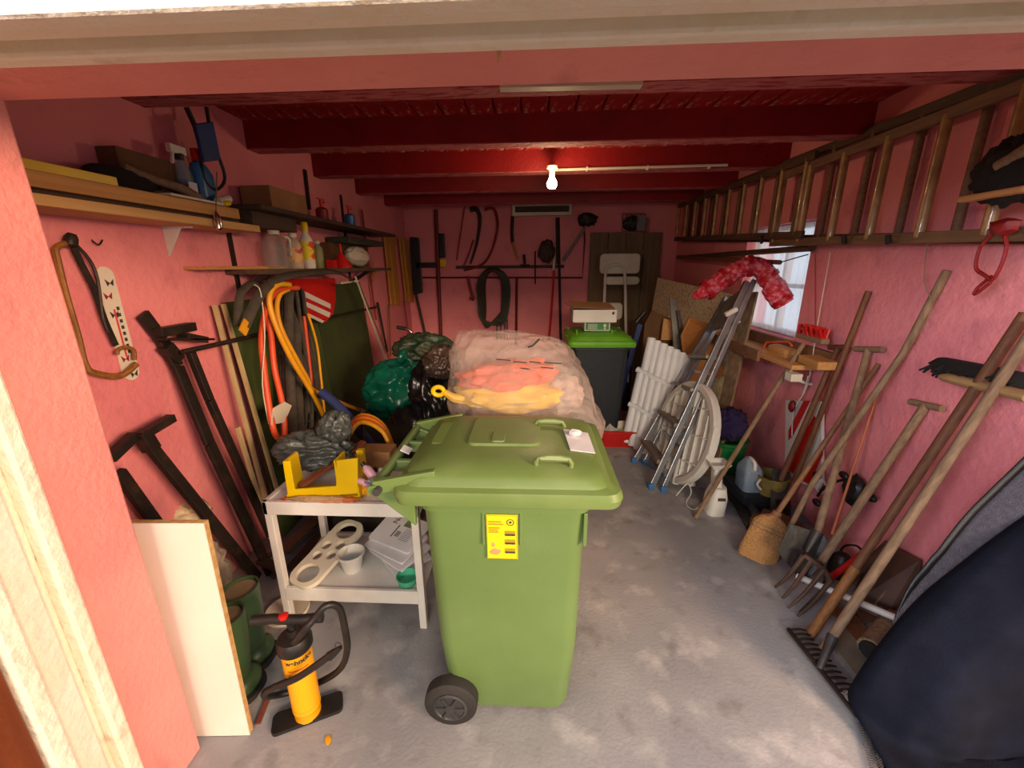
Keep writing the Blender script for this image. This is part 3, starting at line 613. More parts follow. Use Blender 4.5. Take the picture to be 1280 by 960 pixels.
# foot pump
pb = W(386, 893, z=0); pt = W(371, 783, y=pb.y+.0); pt = V((pb.x+.0, pb.y+.0, 0)) + V((.0, .0, .32))
pm = thing('hand_pump', 'yellow and black standing air pump with a looped black hose', 'pump', pb)
pbase = []
part('base_plate', G().loft([rrect(0, 0, .24, .085, .02, 0), rrect(0, 0, .235, .08, .02, .012)]) if False else G().loft([[pb+Matrix.Rotation(R(25), 3, 'Z') @ p for p in rrect(0, 0, .25, .085, .02, z)] for z in (0.001, .016)]), M_black, pm, 'black footplate')
part('cylinder', G().lathe(pb+V((0, 0, .012)), [(.046, 0), (.047, .01), (.047, .04), (.0505, .045), (.049, .05), (.049, .06), (.0505, .065), (.049, .07), (.052, .335)], 36), M_pump, pm)
part('head', G().lathe(pb+V((0, 0, .335)), [(.054, 0), (.060, .008), (.060, .04), (.052, .055), (.02, .062), (.018, .085), (.0, .085)], 32), M_black, pm)
hc = pb+V((-.01, 0, .462))
part('piston_rod', G().rod(pb+V((0, 0, .41)), hc, .011), M_black, pm)
part('handle', G().tube([hc+V((-.125, -.01, 0)), hc+V((-.05, 0, .002)), hc, hc+V((.05, .0, .002)), hc+V((.125, .01, .004))], [.018, .018], 12), M_black, pm)
part('knob', G().lathe(hc+V((-.01, -.004, .012)), [(.016, 0), (.017, .01), (.012, .014), (0, .014)], 16), M_red2, pm, 'red round button')
hx = lambda px, py, dy: W(px, py, y=pb.y+dy)
hose = [hx(368, 802, -.055), hx(380, 788, -.07), hx(394, 772, -.05), hx(408, 757, -.03), hx(424, 760, .0), hx(431, 785, .02), hx(434, 812, .03), hx(426, 835, .05), hx(405, 850, .075), hx(380, 860, .085), hx(350, 868, .06), hx(334, 870, .0), hx(331, 866, -.04), hx(345, 858, -.07), hx(370, 848, -.08), hx(395, 832, -.08), hx(418, 815, -.08)]
part('hose', G().tube(hose, .0125, 10, smooth=6), M_black, pm)
part('valve_tip', G().tube([hx(412, 820, -.08), hx(420, 814, -.08), hx(426, 809, -.08)], [.016, .007], 10).tube([hx(423, 808, -.08)+V((.012*math.cos(a), 0, .018*math.sin(a))) for a in [k*.7 for k in range(9)]], .0012, 5), M_black, pm)
# printed word wrapped round the cylinder
def wrap_text(s, size, z0, r, a0, m, parent, tilt=0):
    cu = bpy.data.curves.new('t', 'FONT'); cu.body = s; cu.size = size; cu.extrude = .0003; cu.offset = .0008; tmp = bpy.data.objects.new('t', cu); me = bpy.data.meshes.new_from_object(tmp); bpy.data.objects.remove(tmp)
    for v in me.vertices:
        x, y, z = v.co; a = a0+x/r; v.co = V((r*math.sin(a), -r*math.cos(a), z0+y+x*tilt)); v.co += V((math.sin(a), -math.cos(a), 0))*z
    me.materials.clear(); me.materials.append(m); o = bpy.data.objects.new('lettering', me); COL.objects.link(o); o.parent = parent; return o
wrap_text('wehncke', .027, W(378, 833, y=pb.y-.05).z, .0525, R(-14), M_ink, pm, .0)
for k, s_ in enumerate((W(378, 840, y=pb.y-.05).z, W(378, 846, y=pb.y-.05).z)):
    gg = G(); gg.b
    pts = [pb+V(((.0522)*math.sin(R(a)), -(.0522)*math.cos(R(a)), s_)) for a in range(-8, 72, 6)]
    part('print_line', G().tube(pts, .0015, 4, flat=(.004, .0008)), M_ink if k else M_red2, pm)
solo('plastic_disc', G().lathe(W(345, 775, z=0)+V((.03, .05, .002)), [(.10, 0), (.105, .01), (.10, .018), (.085, .014), (0, .012)], 36), M_offw, 'cream round plastic lid on the floor behind the yellow pump', 'lid')
# roof bars
def roofbar(name, pts, w, t, label, clamps, depth=0, group='black roof bars leaning on the left wall'):
    r = thing(name, label, 'roof bar', pts[0], group)
    g = G()
    for a, b in zip(pts, pts[1:]): g.bar(a, b, w, t, (1, 0, 0))
    part('bar', g, M_dsteel, r, smooth=False, bevel=.004)
    for c in clamps: part('clamp', c, M_dsteel, r, bevel=.003, smooth=False)
    return r
def Lw(px, py, off=.06): return W(px, py, x=LX+off)
fA = W(338, 716, z=.01)
k1 = G().bar(Lw(196, 416, .07), Lw(240, 408, .07), .04, .05, (1, 0, 0)).bar(Lw(200, 424, .1), Lw(262, 424, .1), .012, .06, (1, 0, 0)).bar(Lw(206, 432), Lw(222, 450), .05, .05, (1, 0, 0))
roofbar('roof_bar', [Lw(178, 392, .04), Lw(203, 425, .04), Lw(222, 458, .06), Lw(262, 555, .14), fA], .055, .022, 'black flat roof bar with a large clamp at its top, tallest of the group', [k1])
k2 = G().bar(Lw(228, 420, .1), Lw(254, 425, .1), .03, .06, (1, 0, 0))
roofbar('roof_bar', [Lw(238, 440, .1), Lw(262, 500, .14), W(352, 700, z=.012)], .035, .03, 'slim black roof bar just right of the tallest one', [k2])
k3 = G().bar(Lw(174, 546, .12), Lw(215, 522, .12), .035, .04, (1, 0, 0)).bar(Lw(176, 540, .12), Lw(190, 562, .12), .05, .05, (1, 0, 0))
roofbar('roof_bar', [Lw(184, 553, .12), W(322, 722, z=.015)], .045, .03, 'black roof bar with a T-shaped clamp head over the boots', [k3])
k4 = G().bar(Lw(136, 574, .10), Lw(168, 544, .10), .035, .04, (1, 0, 0))
roofbar('roof_bar', [Lw(148, 590, .10), W(262, 745, z=.015)], .045, .03, 'black roof bar half hidden behind the pink doorpost', [k4])
solo('iron_rod', G().tube([Lw(228, 440, .12), Lw(300, 424, .14), Lw(400, 400, .10), Lw(470, 384, .08)], .012, 8, smooth=3), M_dsteel, 'long thin dark iron rod lying level across the green boards', 'rod')
solo('cleaning_cloth', G().ball(W(232, 642, y=1.72), (.10, .08, .06), 4, amp=.5, freq=3, seed=4, ridge=True), mat('pale_rag', '#cfc3a2', '#8fc0c4', rough=.9, scale=6, lo=.55, hi=.7), 'pale rag with a blue patch behind the white board', 'rag', smooth=180)
solo('plaster_sack', G().ball(W(256, 715, y=1.66), (.10, .10, .17), 4, amp=.4, freq=3, seed=9, ridge=True), mat('sack', '#a99d8c', '#857a6a', rough=.9), 'greyish beige paper sack behind the rubber boots', 'sack', smooth=180)
for i, (a, b, w_) in enumerate((((352, 690), (395, 650), .08), ((362, 712), (400, 668), .05), ((325, 700), (352, 712), .05))):
    solo('scrap_wood', G().bar(W(*a, z=.05+.03*i), W(*b, z=.06+.03*i), w_, .02), [M_wood2, M_rust, M_dwood][i], ['greyish offcut plank on the floor behind the table leg', 'brown offcut plank lying lower behind the table leg', 'dark short offcut at the foot of the roof bars'][i], 'plank', smooth=False)
cl = thing('iron_clamp', 'rusty iron screw clamp at the foot of the left table leg', 'clamp', W(336, 715, z=0))
part('jaw', G().tube([W(330, 700, z=.05), W(345, 690, z=.07), W(352, 708, z=.05), W(340, 722, z=.03)], .014, 8, smooth=3), M_rust, cl)
part('screw', G().rod(W(322, 692, z=.05), W(352, 716, z=.04), .008), M_steel, cl)
solo('rubber_strip', G().bar(W(322, 905, z=.005), W(335, 872, z=.005), .02, .006), mat('brick_strip', '#8c4a38', '#74382a'), 'reddish strip lying on the floor left of the pump', 'strip', smooth=False)
for px, py in ((410, 925),):
    solo('dry_leaf', G().ball(W(px, py, z=.004), (.012, .022, .003), 1, Matrix.Rotation(.6, 3, 'Z')), M_yhose, 'tiny yellow leaf on the floor in front of the pump', 'leaf')

# ------------------------------------------------------------------ left wall: boards, shelves and what hangs there
def wallquad(pts, offs, th, m, name, label, cat, **k):
    return solo(name, G().panel([W(px, py, x=LX+o) for (px, py), o in zip(pts, offs)], th, (1, 0, 0)), m, label, cat, smooth=False, **k)
def gpanel(y0, y1, z1, xo, m, label):
    return solo('green_board', G().panel([(LX+xo+.10, y0, .01), (LX+xo+.10, y1, .01), (LX+xo, y1, z1), (LX+xo, y0, z1)], .015, (1, 0, 0)), m, label, 'board', smooth=False, bevel=.002)
gpanel(2.21, 3.15, 1.50, .01, M_green, 'large dark green board leaning on the left wall, nearer of two')
gpanel(3.17, 4.08, 1.54, .01, layer(mat('green_board_dark', '#3b4a22', '#33401d', rough=.7, scale=3), '#29331a', 3, .5, .7, .6), 'narrower dark green board behind the hanging red bag, farther of two')
M_slat = mat('cream_lath', '#cdbf8c', '#b7a873', rough=.6)
for (a, b, lab) in (((268, 381), (336, 640), 'long cream wooden lath at the left edge of the green board, left of two'), ((279, 380), (350, 625), 'long cream wooden lath on the green board, right of two')):
    solo('wooden_lath', G().bar(W(*a, x=LX+.05), W(*b, x=LX+.17), .022, .015, (1, 0, 0)), M_slat, lab, 'lath', smooth=False)
solo('wooden_lath', G().bar(W(297, 534, x=LX+.14), W(338, 672, x=LX+.22), .022, .015, (1, 0, 0)), M_slat, 'short cream lath leaning below the two long ones', 'lath', smooth=False)
# near double plank shelf
sh = thing('wall_shelf', 'thick pale timber shelf of two stacked planks high on the left wall', 'shelf', (LX+.12, 1.9, 1.85))
part('plank', G().span((LX+.0, 1.05, 1.925), (LX+.20, 2.22, 1.975)), M_pine, sh, smooth=False, bevel=.003)
part('plank', G().span((LX+.0, 1.05, 1.87), (LX+.22, 2.34, 1.905)), mat('pale_pine', '#c8a064', '#b48a50', wood=(14, .6, 14), scale=3), sh, 'paler lower plank', smooth=False, bevel=.003)
part('spacer', G().span((LX+.0, 1.05, 1.905), (LX+.17, 2.25, 1.925)), M_dwood, sh, smooth=False)
part('shelf_bracket', G().panel([(LX+.002, 1.95, 1.87), (LX+.09, 1.95, 1.87), (LX+.002, 1.95, 1.74)], .012, (0, 1, 0)).span((LX+.002, 1.945, 1.862), (LX+.14, 1.965, 1.87)), M_white, sh, 'white metal bracket', smooth=False)
# dark far shelf
sh2 = thing('wall_shelf', 'long dark wooden upper shelf on the left wall', 'shelf', (LX+.12, 3.4, 2.0))
part('shelf_board', G().span((LX, 2.30, 1.985), (LX+.27, 4.55, 2.01)), M_dwood, sh2, smooth=False, bevel=.003)
part('shelf_board', G().span((LX+.01, 2.32, 1.90), (LX+.20, 2.75, 1.985)), M_dwood, sh2, 'dark crosswise end board', smooth=False, bevel=.003)
sh3 = thing('wall_shelf', 'brown lower shelf on the left wall carrying the bottles', 'shelf', (LX+.1, 3.2, 1.64))
part('shelf_board', G().span((LX, 2.02, 1.675), (LX+.12, 2.75, 1.692)), M_pineR, sh3, 'orange brown front board', smooth=False, bevel=.002)
part('shelf_board', G().span((LX, 2.3, 1.647), (LX+.24, 4.4, 1.675)), mat('mid_shelf_wood', '#5c4836', '#483829', rough=.75, wood=(10, .8, 10), scale=4), sh3, smooth=False, bevel=.002)
for y in (2.38, 3.9):
    part('shelf_rail', G().span((LX+.001, y-.012, 1.5 if y < 3 else 1.25), (LX+.015, y+.012, 2.3 if y > 3 else 2.0)), M_black, sh3, 'black slotted wall rail', smooth=False)
    part('shelf_bracket', G().bar((LX+.01, y, 1.54), (LX+.20, y, 1.655), .015, .03), M_black, sh3, 'black angle bracket', smooth=False)
solo('shelf_rail', G().bar(Lw(381, 212, .012), Lw(387, 262, .012), .03, .014, (1, 0, 0)), M_black, 'short black rail on the left wall above the long shelf', 'rail', smooth=False)
# on the near shelf
def SW(px, py, off): return W(px, py, x=LX+off)
T1 = 1.976
solo('folding_rule', G().span((LX+.15, 1.2, T1), (LX+.18, 1.60, T1+.032)), M_yel, 'yellow folding rule on the front edge of the near shelf', 'rule', smooth=False, bevel=.002)
br = thing('dust_brush', 'brown brush with a pale wooden handle on the near shelf', 'brush', (LX+.1, 1.82, T1))
part('bristles', G().ball((LX+.09, 1.72, T1+.05), (.05, .16, .045), 3, amp=.2), M_hair, br)
part('handle', G().tube([(LX+.12, 1.70, T1+.09), (LX+.13, 1.82, T1+.065), (LX+.14, 1.95, T1+.05), (LX+.15, 2.02, T1+.02)], [.014, .024], 10, smooth=4), M_wood2, br)
pbx = solo('paper_strip', G().panel([(LX+.13, 1.82, T1+.004), (LX+.19, 1.82, T1+.004), (LX+.19, 2.16, T1+.004), (LX+.15, 2.16, T1+.004)], .01), M_offw, 'pale flat strip on the near shelf in front of the bottles', 'strip', smooth=False)
solo('dark_carton', G().span((LX+.005, 1.72, T1), (LX+.09, 2.0, T1+.17)), M_dcard, 'dark brown carton at the back of the near shelf', 'box', smooth=False, bevel=.003)
# spray bottle
sp = V((LX+.10, 2.02, T1)); sb = thing('spray_bottle', 'clear spray bottle with blue liquid and a white trigger head', 'bottle', sp)
part('bottle_body', G().lathe(sp, [(.034, 0), (.036, .01), (.036, .12), (.028, .155), (.014, .18), (.013, .2)], 20), mat('clear_bottle', '#8ba6ad', '#7e98a0', rough=.1, alpha=.5, bump=0), sb, 'clear body')
part('liquid', G().lathe(sp, [(.031, .004), (.032, .10)], 20), M_glassblue, sb, 'blue liquid')
part('label', G().panel([sp+V((.037, -.025, .03)), sp+V((.037, .025, .03)), sp+V((.037, .025, .09)), sp+V((.037, -.025, .09))], .001, (1, 0, 0)), M_paper, sb, 'pale label', smooth=False)
part('trigger_head', G().box(sp+V((0, -.01, .225)), (.025, .09, .035)).bar(sp+V((0, -.035, .215)), sp+V((0, -.05, .16)), .015, .01), M_white, sb, 'white trigger head', smooth=False, bevel=.004)
part('collar', G().lathe(sp+V((0, 0, .185)), [(.018, 0), (.018, .025)], 16), M_black, sb, 'black collar')
cb_ = V((LX+.09, 2.15, T1)); bl = thing('detergent_bottle', 'flat blue plastic bottle with a red cap on the near shelf', 'bottle', cb_)
part('bottle_body', G().loft([rrect(cb_.x, cb_.y, .06, .11, .025, T1), rrect(cb_.x, cb_.y, .065, .115, .03, T1+.01), rrect(cb_.x, cb_.y, .065, .115, .03, T1+.15), rrect(cb_.x, cb_.y-.01, .05, .08, .024, T1+.19), rrect(cb_.x, cb_.y-.015, .03, .03, .014, T1+.205)]), M_bblue, bl)
part('cap', G().lathe((cb_.x, cb_.y-.015, T1+.205), [(.02, 0), (.02, .05), (.016, .055)], 16), M_red2, bl, 'red cap')
gl = thing('glue_tube', 'small white and yellow tube lying beside the blue bottle', 'tube', (LX+.17, 2.17, T1+.01))
part('tube_body', G().rod((LX+.17, 2.12, T1+.02), (LX+.17, 2.2, T1+.045), .02), M_offw, gl)
part('tube_cap', G().rod((LX+.19, 2.13, T1+.012), (LX+.19, 2.17, T1+.02), .012), M_yel, gl, 'yellow cap')
# hanging strap, cord with plumb bob
sp_ = thing('ratchet_strap', 'blue and black strap hanging in a loop above the left shelves', 'strap', SW(253, 240, .1))
part('band', G().tube([SW(233, 134, .12), SW(244, 158, .12), SW(250, 180, .12)], .01, flat=(.012, .02), u=(1, 0, 0)).tube([SW(258, 134, .12), SW(262, 158, .12)], .01, flat=(.012, .012), u=(1, 0, 0)).tube([SW(252, 202, .12), SW(256, 225, .12), SW(268, 237, .12), SW(279, 230, .12), SW(280, 215, .12), SW(268, 182, .12)], .008, 8, smooth=5), M_black, sp_)
part('sleeve', G().panel([SW(240, 155, .13), SW(262, 152, .13), SW(272, 200, .13), SW(251, 203, .13)], .02, (1, 0, 0)), M_dblue, sp_, 'dark blue sleeve', smooth=False, bevel=.004)
cp = SW(271, 272, .24)
pl = thing('plumb_bob', 'small chrome plumb weight hanging on a cord beside the shelf end', 'weight', cp)
part('cord', G().rod(cp+V((0, 0, .02)), SW(271, 215, .24), .003, n=6), M_wood2, pl)
part('weight', G().lathe(cp-V((0, 0, .055)), [(.008, 0), (.017, .008), (.018, .05), (.012, .065), (.004, .085)], 16), M_chrome, pl, 'chrome cylinder')
# upper dark shelf things
T2 = 2.011
solo('carton', G().span((LX+.02, 2.52, T2), (LX+.2, 2.92, T2+.13)), M_card, 'brown cardboard box on the long upper shelf', 'box', smooth=False, bevel=.004)
def burner(p, m, label):
    t = thing('gas_burner', label, 'burner', p)
    part('canister', G().lathe(p, [(.042, 0), (.045, .01), (.045, .09), (.03, .105), (.012, .11)], 22), m, t)
    part('valve', G().rod(V(p)+V((0, 0, .105)), V(p)+V((0, 0, .17)), .012).bar(V(p)+V((0, -.05, .165)), V(p)+V((0, .05, .165)), .01, .008).rod(V(p)+V((0, .01, .14)), V(p)+V((0, .06, .15)), .006), M_red2, t, 'red valve and wing bars')
burner(V((LX+.16, 3.68, T2)), mat('canister_blue', '#2e6ea8', '#225a8d', rough=.3, bump=0), 'small blue gas canister with burner on the long upper shelf')
burner(V((LX+.12, 3.28, T2)) + V((0, 0, -.0)), M_darkred, 'dark red gas burner left of the blue canister')
# bottles on the lower shelf
T3 = 1.676
def at3(px, off=.12): return V((LX+off, W(px, 325, x=LX+off).y, T3))
jg = at3(347, .14); jt = thing('water_jug', 'large clear plastic jug with a white lid on the brown shelf', 'jug', jg)
part('jug_body', G().lathe(jg, [(.075, 0), (.082, .015), (.08, .05), (.083, .06), (.08, .10), (.083, .11), (.078, .15), (.05, .19), (.03, .2)], 24), mat('jug_clear', '#aab0a4', '#949a8e', rough=.06, alpha=.3, bump=0), jt)
part('lid', G().lathe(jg+V((0, 0, .2)), [(.034, 0), (.034, .035), (.03, .04)], 18), M_offw, jt, 'white lid')
part('grip', G().tube([jg+V((.02, .07, .19)), jg+V((.03, .11, .18)), jg+V((.03, .1, .08))], .008, 8, smooth=4), M_offw, jt)
M_lab1 = mat('label_flower', '#d8b06a', '#b3324a', rough=.6, scale=22, bump=0, lo=.5, hi=.6); M_lab2 = mat('label_yellow', '#e6d020', '#d84a30', rough=.6, scale=14, bump=0, lo=.5, hi=.55)
bottle(at3(370, .17), .22, .047, mat('clear_plastic2', '#c9b79a', '#b9a688', alpha=.8, rough=.2), M_offw, 'detergent_bottle', 'clear bottle with a flowery label left of the yellow capped one', lab=M_lab1, caph=.15)
bottle(at3(386, .18), .30, .042, M_offw, M_yel, 'detergent_bottle', 'tall pale bottle with a bright yellow cap', lab=M_lab2, caph=.25)
bottle(at3(399, .10), .2, .035, mat('green_clear', '#9ca36a', '#858c55', alpha=.85), M_offw, 'detergent_bottle', 'yellow green bottle right behind the yellow capped one', caph=.15)
cp_ = at3(414, .19); solo('small_carton', G().box(cp_+V((0, 0, .03)), (.05, .07, .06)), M_red2, 'tiny red box beside the red funnel', 'box', smooth=False)
fc = at3(427, .17); ft = thing('funnel', 'red plastic funnel standing upside down on the brown shelf', 'funnel', fc)
part('cone', G().lathe(fc, [(.08, 0), (.078, .01), (.02, .11), (.012, .12)], 24), M_red2, ft)
part('spout', G().lathe(fc+V((0, 0, .12)), [(.012, 0), (.008, .07)], 16), M_red2, ft)
solo('paper_bag', G().ball(at3(446, .12)+V((0, 0, .10)), (.08, .20, .085), 4, amp=.2, freq=3, seed=3, ridge=True), M_offw, 'crumpled white and beige paper bag at the shelf end', 'bag', smooth=180)
solo('dark_tray', G().span((LX+.02, 3.5, T3+.20), (LX+.22, 4.3, T3+.25)), mat('tray_green', '#3d4436', '#30362b'), 'greyish green tray wedged under the long upper shelf', 'tray', smooth=False, bevel=.01)
solo('tray_stack', G().span((LX+.02, 3.4, T3+.002), (LX+.08, 4.2, T3+.20)), M_dcard, 'dark cardboard sheet standing behind the funnel', 'cardboard', smooth=False)
# bow saw and thermometer
bs = thing('bow_saw', 'old wooden bow saw hanging on the left wall behind the doorpost', 'saw', Lw(110, 470))
sc_ = lambda px, py: W(px, py, x=LX+.04)
part('bow', G().tube([sc_(170, 455), sc_(150, 470), sc_(118, 466), sc_(106, 455), sc_(97, 420), sc_(80, 360), sc_(72, 325), sc_(70, 310), sc_(85, 303)], [.013, .010], 8, smooth=5), M_skin, bs)
part('spiral_end', G().tube([sc_(168, 450), sc_(167, 438), sc_(158, 434), sc_(148, 437), sc_(146, 443)], .008, 8, smooth=4), M_skin, bs)
part('saw_blade', G().tube([sc_(90, 305), sc_(102, 330), sc_(118, 362), sc_(130, 398), sc_(145, 432)], .01, flat=(.006, .022), u=(0, 1, 0), smooth=3), M_dsteel, bs, 'dark toothed blade')
part('tension_rod', G().tube([sc_(95, 306), sc_(112, 325), sc_(122, 350), sc_(128, 395), sc_(135, 415)], .006, 6, smooth=3), M_dsteel, bs)
part('grip', G().lathe(sc_(88, 302), [(.010, -.02), (.022, -.01), (.02, .015), (.012, .03)], 12, (.2, .3, 1)), M_dsteel, bs)
th = thing('wall_thermometer', 'long white wall thermometer with butterfly motifs', 'thermometer', W(165, 478, x=LX+.005))
ax0, ax1 = W(127, 333, x=LX+.004), W(165, 475, x=LX+.004)
def thp(u, v, o=0): 
    d = ax1-ax0; d = V((0, 0, -1))*d.length if False else d; L = d.length; d = d/L; s = d.cross(V((1, 0, 0))).normalized()
    return ax0+d*u*L-s*v+V((o, 0, 0))
out = [thp(.03+.0, .035*math.cos(a)) if False else None for a in ()]
pl_ = []
Lh = (ax1-ax0).length; rr = .036
for k in range(13): a = math.pi*k/12; pl_.append(thp((rr-rr*math.sin(a))/Lh, rr*math.cos(a)))
for k in range(13): a = math.pi*k/12; pl_.append(thp(1-(rr-rr*math.sin(a))/Lh, -rr*math.cos(a)))
part('plate', G().panel(pl_, .006, (1, 0, 0)), M_thermo, th, smooth=False)
M_bfr = mat('butterfly_red', '#9c1f2a', bump=0)
for i, (u, v) in enumerate(((.14, .008), (.25, -.012), (.41, -.006), (.80, -.01), (.95, .01))):
    g = G()
    for sx in (-1, 1): g.panel([thp(u, v, .0075), thp(u-.035, v+sx*.018, .0075), thp(u, v+sx*.014, .0075), thp(u+.025, v+sx*.012, .0075)], .0008, (1, 0, 0))
    part('butterfly', g, M_ink if i % 2 == 0 else M_bfr, th, 'printed butterfly', smooth=False)
part('glass_tube', G().rod(thp(.36, -.004, .009), thp(.78, -.004, .009), .003), M_red2, th, 'thin measuring tube')
for k in range(8):
    u = .34+k*.055; part('scale_mark', G().panel([thp(u, .008, .0075), thp(u+.03, .008, .0075), thp(u+.03, .02, .0075), thp(u, .02, .0075)], .0006, (1, 0, 0)), M_hub, th, smooth=False)
# hoses and straps hanging under the brown shelf
def hang(px, off): return [W(a, b, x=LX+off+(c if True else 0)) for a, b, c in px]
hz = thing('orange_hose', 'thick orange hose hanging in a long narrow loop', 'hose', W(350, 550, x=LX+.3))
part('hose', G().tube(hang([(372, 360, 0), (350, 362, 0), (335, 380, 0), (327, 420, 0), (330, 460, .02), (336, 505, .04), (343, 540, .06), (352, 549, .06), (356, 540, .06), (353, 505, .04), (343, 460, .02), (339, 420, 0), (334, 390, -.02), (338, 370, -.02), (352, 362, -.04)], .24), .016, 10, smooth=5), M_orange, hz)
part('hose', G().tube(hang([(380, 395, 0), (386, 450, 0), (388, 480, 0), (380, 520, 0), (376, 545, 0)], .20), .0125, 10, smooth=5).tube(hang([(398, 520, 0), (392, 545, 0)], .2), .0125, 10), M_orange, hz)
hy = thing('yellow_hose', 'bright yellow hose looping over the bracket and trailing right', 'hose', W(385, 470, x=LX+.3))
part('hose', G().tube(hang([(362, 356, 0), (348, 356, 0), (338, 366, 0), (338, 385, 0), (348, 415, .02), (365, 450, .04), (382, 478, .05), (395, 500, .05), (408, 530, .03), (405, 545, .02)], .27), .015, 10, smooth=5), M_yhose, hy)
part('hose', G().tube(hang([(360, 362, 0), (350, 368, 0), (346, 385, 0), (352, 412, .02), (370, 448, .04), (385, 475, .05), (392, 488, .05), (430, 505, .05), (455, 514, .03)], .24), .014, 10, smooth=5), M_yhose, hy)
part('hose', G().tube(hang([(385, 392, 0), (396, 430, 0), (401, 470, 0), (404, 500, 0), (407, 528, 0)], .25), .008, 8, smooth=5), M_yhose, hy)
wb_ = thing('lifting_straps', 'bundle of flat dark webbing straps hanging beside the hoses', 'straps', W(380, 540, x=LX+.25))
for k in range(7):
    o = .14+.022*(k % 4); x0_ = 353+k*3.0; x1_ = 366+k*2.6
    part('strap', G().tube(hang([(x0_+5, 545-(k % 3)*14, .06), (x0_+2, 500, .04), (x0_-2+k*.4, 430, .02), (x0_-1, 385, 0), (358+k*1.6, 363-k*.5, 0), (x1_-5, 366-k*.3, 0), (x1_, 400, 0), (x1_+6+k, 460, .02), (x1_+11+k*1.2, 520-(k % 2)*15, .04), (x1_+10+k*1.2, 548-(k % 3)*10, .06)], o), .01, flat=(.052, .005), u=(.55, -.84, 0), smooth=5), M_strap, wb_, smooth=180)
sl = thing('webbing_sling', 'greyish brown webbing sling arched under the shelf with an orange tip', 'strap', W(310, 410, x=LX+.2))
part('strap', G().tube(hang([(306, 408, 0), (316, 385, 0), (330, 362, 0), (352, 347, 0), (385, 341, 0), (420, 340, 0), (440, 350, 0)], .26), .01, flat=(.05, .006), u=(.55, -.84, 0), smooth=5), M_strap, sl, smooth=180)
part('orange_tip', G().tube(hang([(303, 416, 0), (309, 402, 0)], .265), .01, flat=(.05, .009), u=(1, 0, 0)), M_yhose, sl, 'orange end')
part('strap', G().tube(hang([(297, 408, 0), (298, 385, 0), (302, 365, 0), (318, 353, 0), (325, 360, 0)], .2), .01, flat=(.04, .005), u=(.55, -.84, 0), smooth=5), M_strap, sl, smooth=180)
rb = thing('red_striped_bag', 'red bag with white stripes hanging folded under the shelf', 'bag', W(400, 400, x=LX+.1))
q = [(320, 349), (416, 348), (417, 372), (414, 392), (404, 403), (384, 394), (362, 378)]
part('fabric', G().panel([W(a, b, x=LX+.09) for a, b in q], .02, (1, 0, 0)), M_red2, rb, smooth=False, bevel=.004)
for a, b, c, d in (((376, 362), (413, 380), (413, 386), (378, 370)), ((380, 376), (413, 391), (411, 397), (384, 384)), ((384, 391), (405, 401), (403, 404), (384, 395)), ((318, 350), (330, 349), (332, 352), (320, 354))):
    part('white_stripe', G().panel([W(*p, x=LX+.1125) for p in (a, b, c, d)], .002, (1, 0, 0)), M_white, rb, 'white stripe', smooth=False)
solo('thin_string', G().tube(hang([(318, 356, 0), (326, 366, 0), (331, 420, 0), (328, 480, 0), (336, 530, 0)], .27), .003, 6, smooth=4), M_offw, 'thin white cord hanging next to the orange hose', 'cord')
solo('paper_tag', G().panel([W(341, 510, x=LX+.3), W(355, 502, x=LX+.3), (W(364, 507, x=LX+.3)), W(355, 528, x=LX+.3), W(338, 531, x=LX+.3)], .004, (1, 0, 0)), M_offw, 'crumpled white paper tag hanging inside the orange loop', 'tag', smooth=False)
ws = thing('white_rods', 'pair of thin white rods hinged at the top, slanting down at the shelf end', 'rods', W(485, 455, x=LX+.1))
part('rod', G().rod(W(444, 346, x=LX+.25), W(486, 460, x=LX+.12), .008), M_offw, ws)
part('rod', G().rod(W(448, 352, x=LX+.23), W(489, 455, x=LX+.10), .006), M_wood2, ws, 'brown rod')
part('rod', G().rod(W(427, 354, x=LX+.25), W(447, 351, x=LX+.25), .008), M_offw, ws)
# coil of hoses behind the table
cc = thing('hose_coil', 'coil of orange and yellow hose lying behind the white table', 'hose', W(455, 560, y=2.15))
for k, (dx, m) in enumerate(((0, M_orange), (.03, M_yhose), (.055, M_orange), (.075, M_yhose), (-.02, M_yhose))):
    part('hose', G().tube([W(428, 575, y=2.15), W(428+k*2, 545-dx*60, y=2.15+dx), W(452, 526-dx*90, y=2.15+dx), W(480, 540-dx*90, y=2.12+dx), W(493+dx*60, 580, y=2.1+dx)], .0125, 10, smooth=6), m, cc, 'yellow turn' if m is M_yhose else 'orange turn')
solo('blue_hose', G().tube([W(402, 490, y=2.4), W(425, 510, y=2.35), W(455, 545, y=2.25), W(475, 565, y=2.2)], .03, 10, smooth=4), mat('blue_tube', '#26366b', '#1c2a57'), 'thick dark blue tube behind the hose coil', 'tube')
solo('hook_bar', G().tube([W(452, 512, y=2.3), W(454, 540, y=2.2), W(458, 562, y=2.15)], .012, 8, smooth=3), M_black, 'black bent bar through the hose coil', 'bar')
solo('storage_crate', G().loft([rrect(-1.05, 2.35, .5, .5, .05, 0), rrect(-1.05, 2.35, .55, .55, .05, .66)]), mat('dark_crate', '#2a241f', '#201b17'), 'dark crate on the floor behind the white table', 'crate', smooth=30)
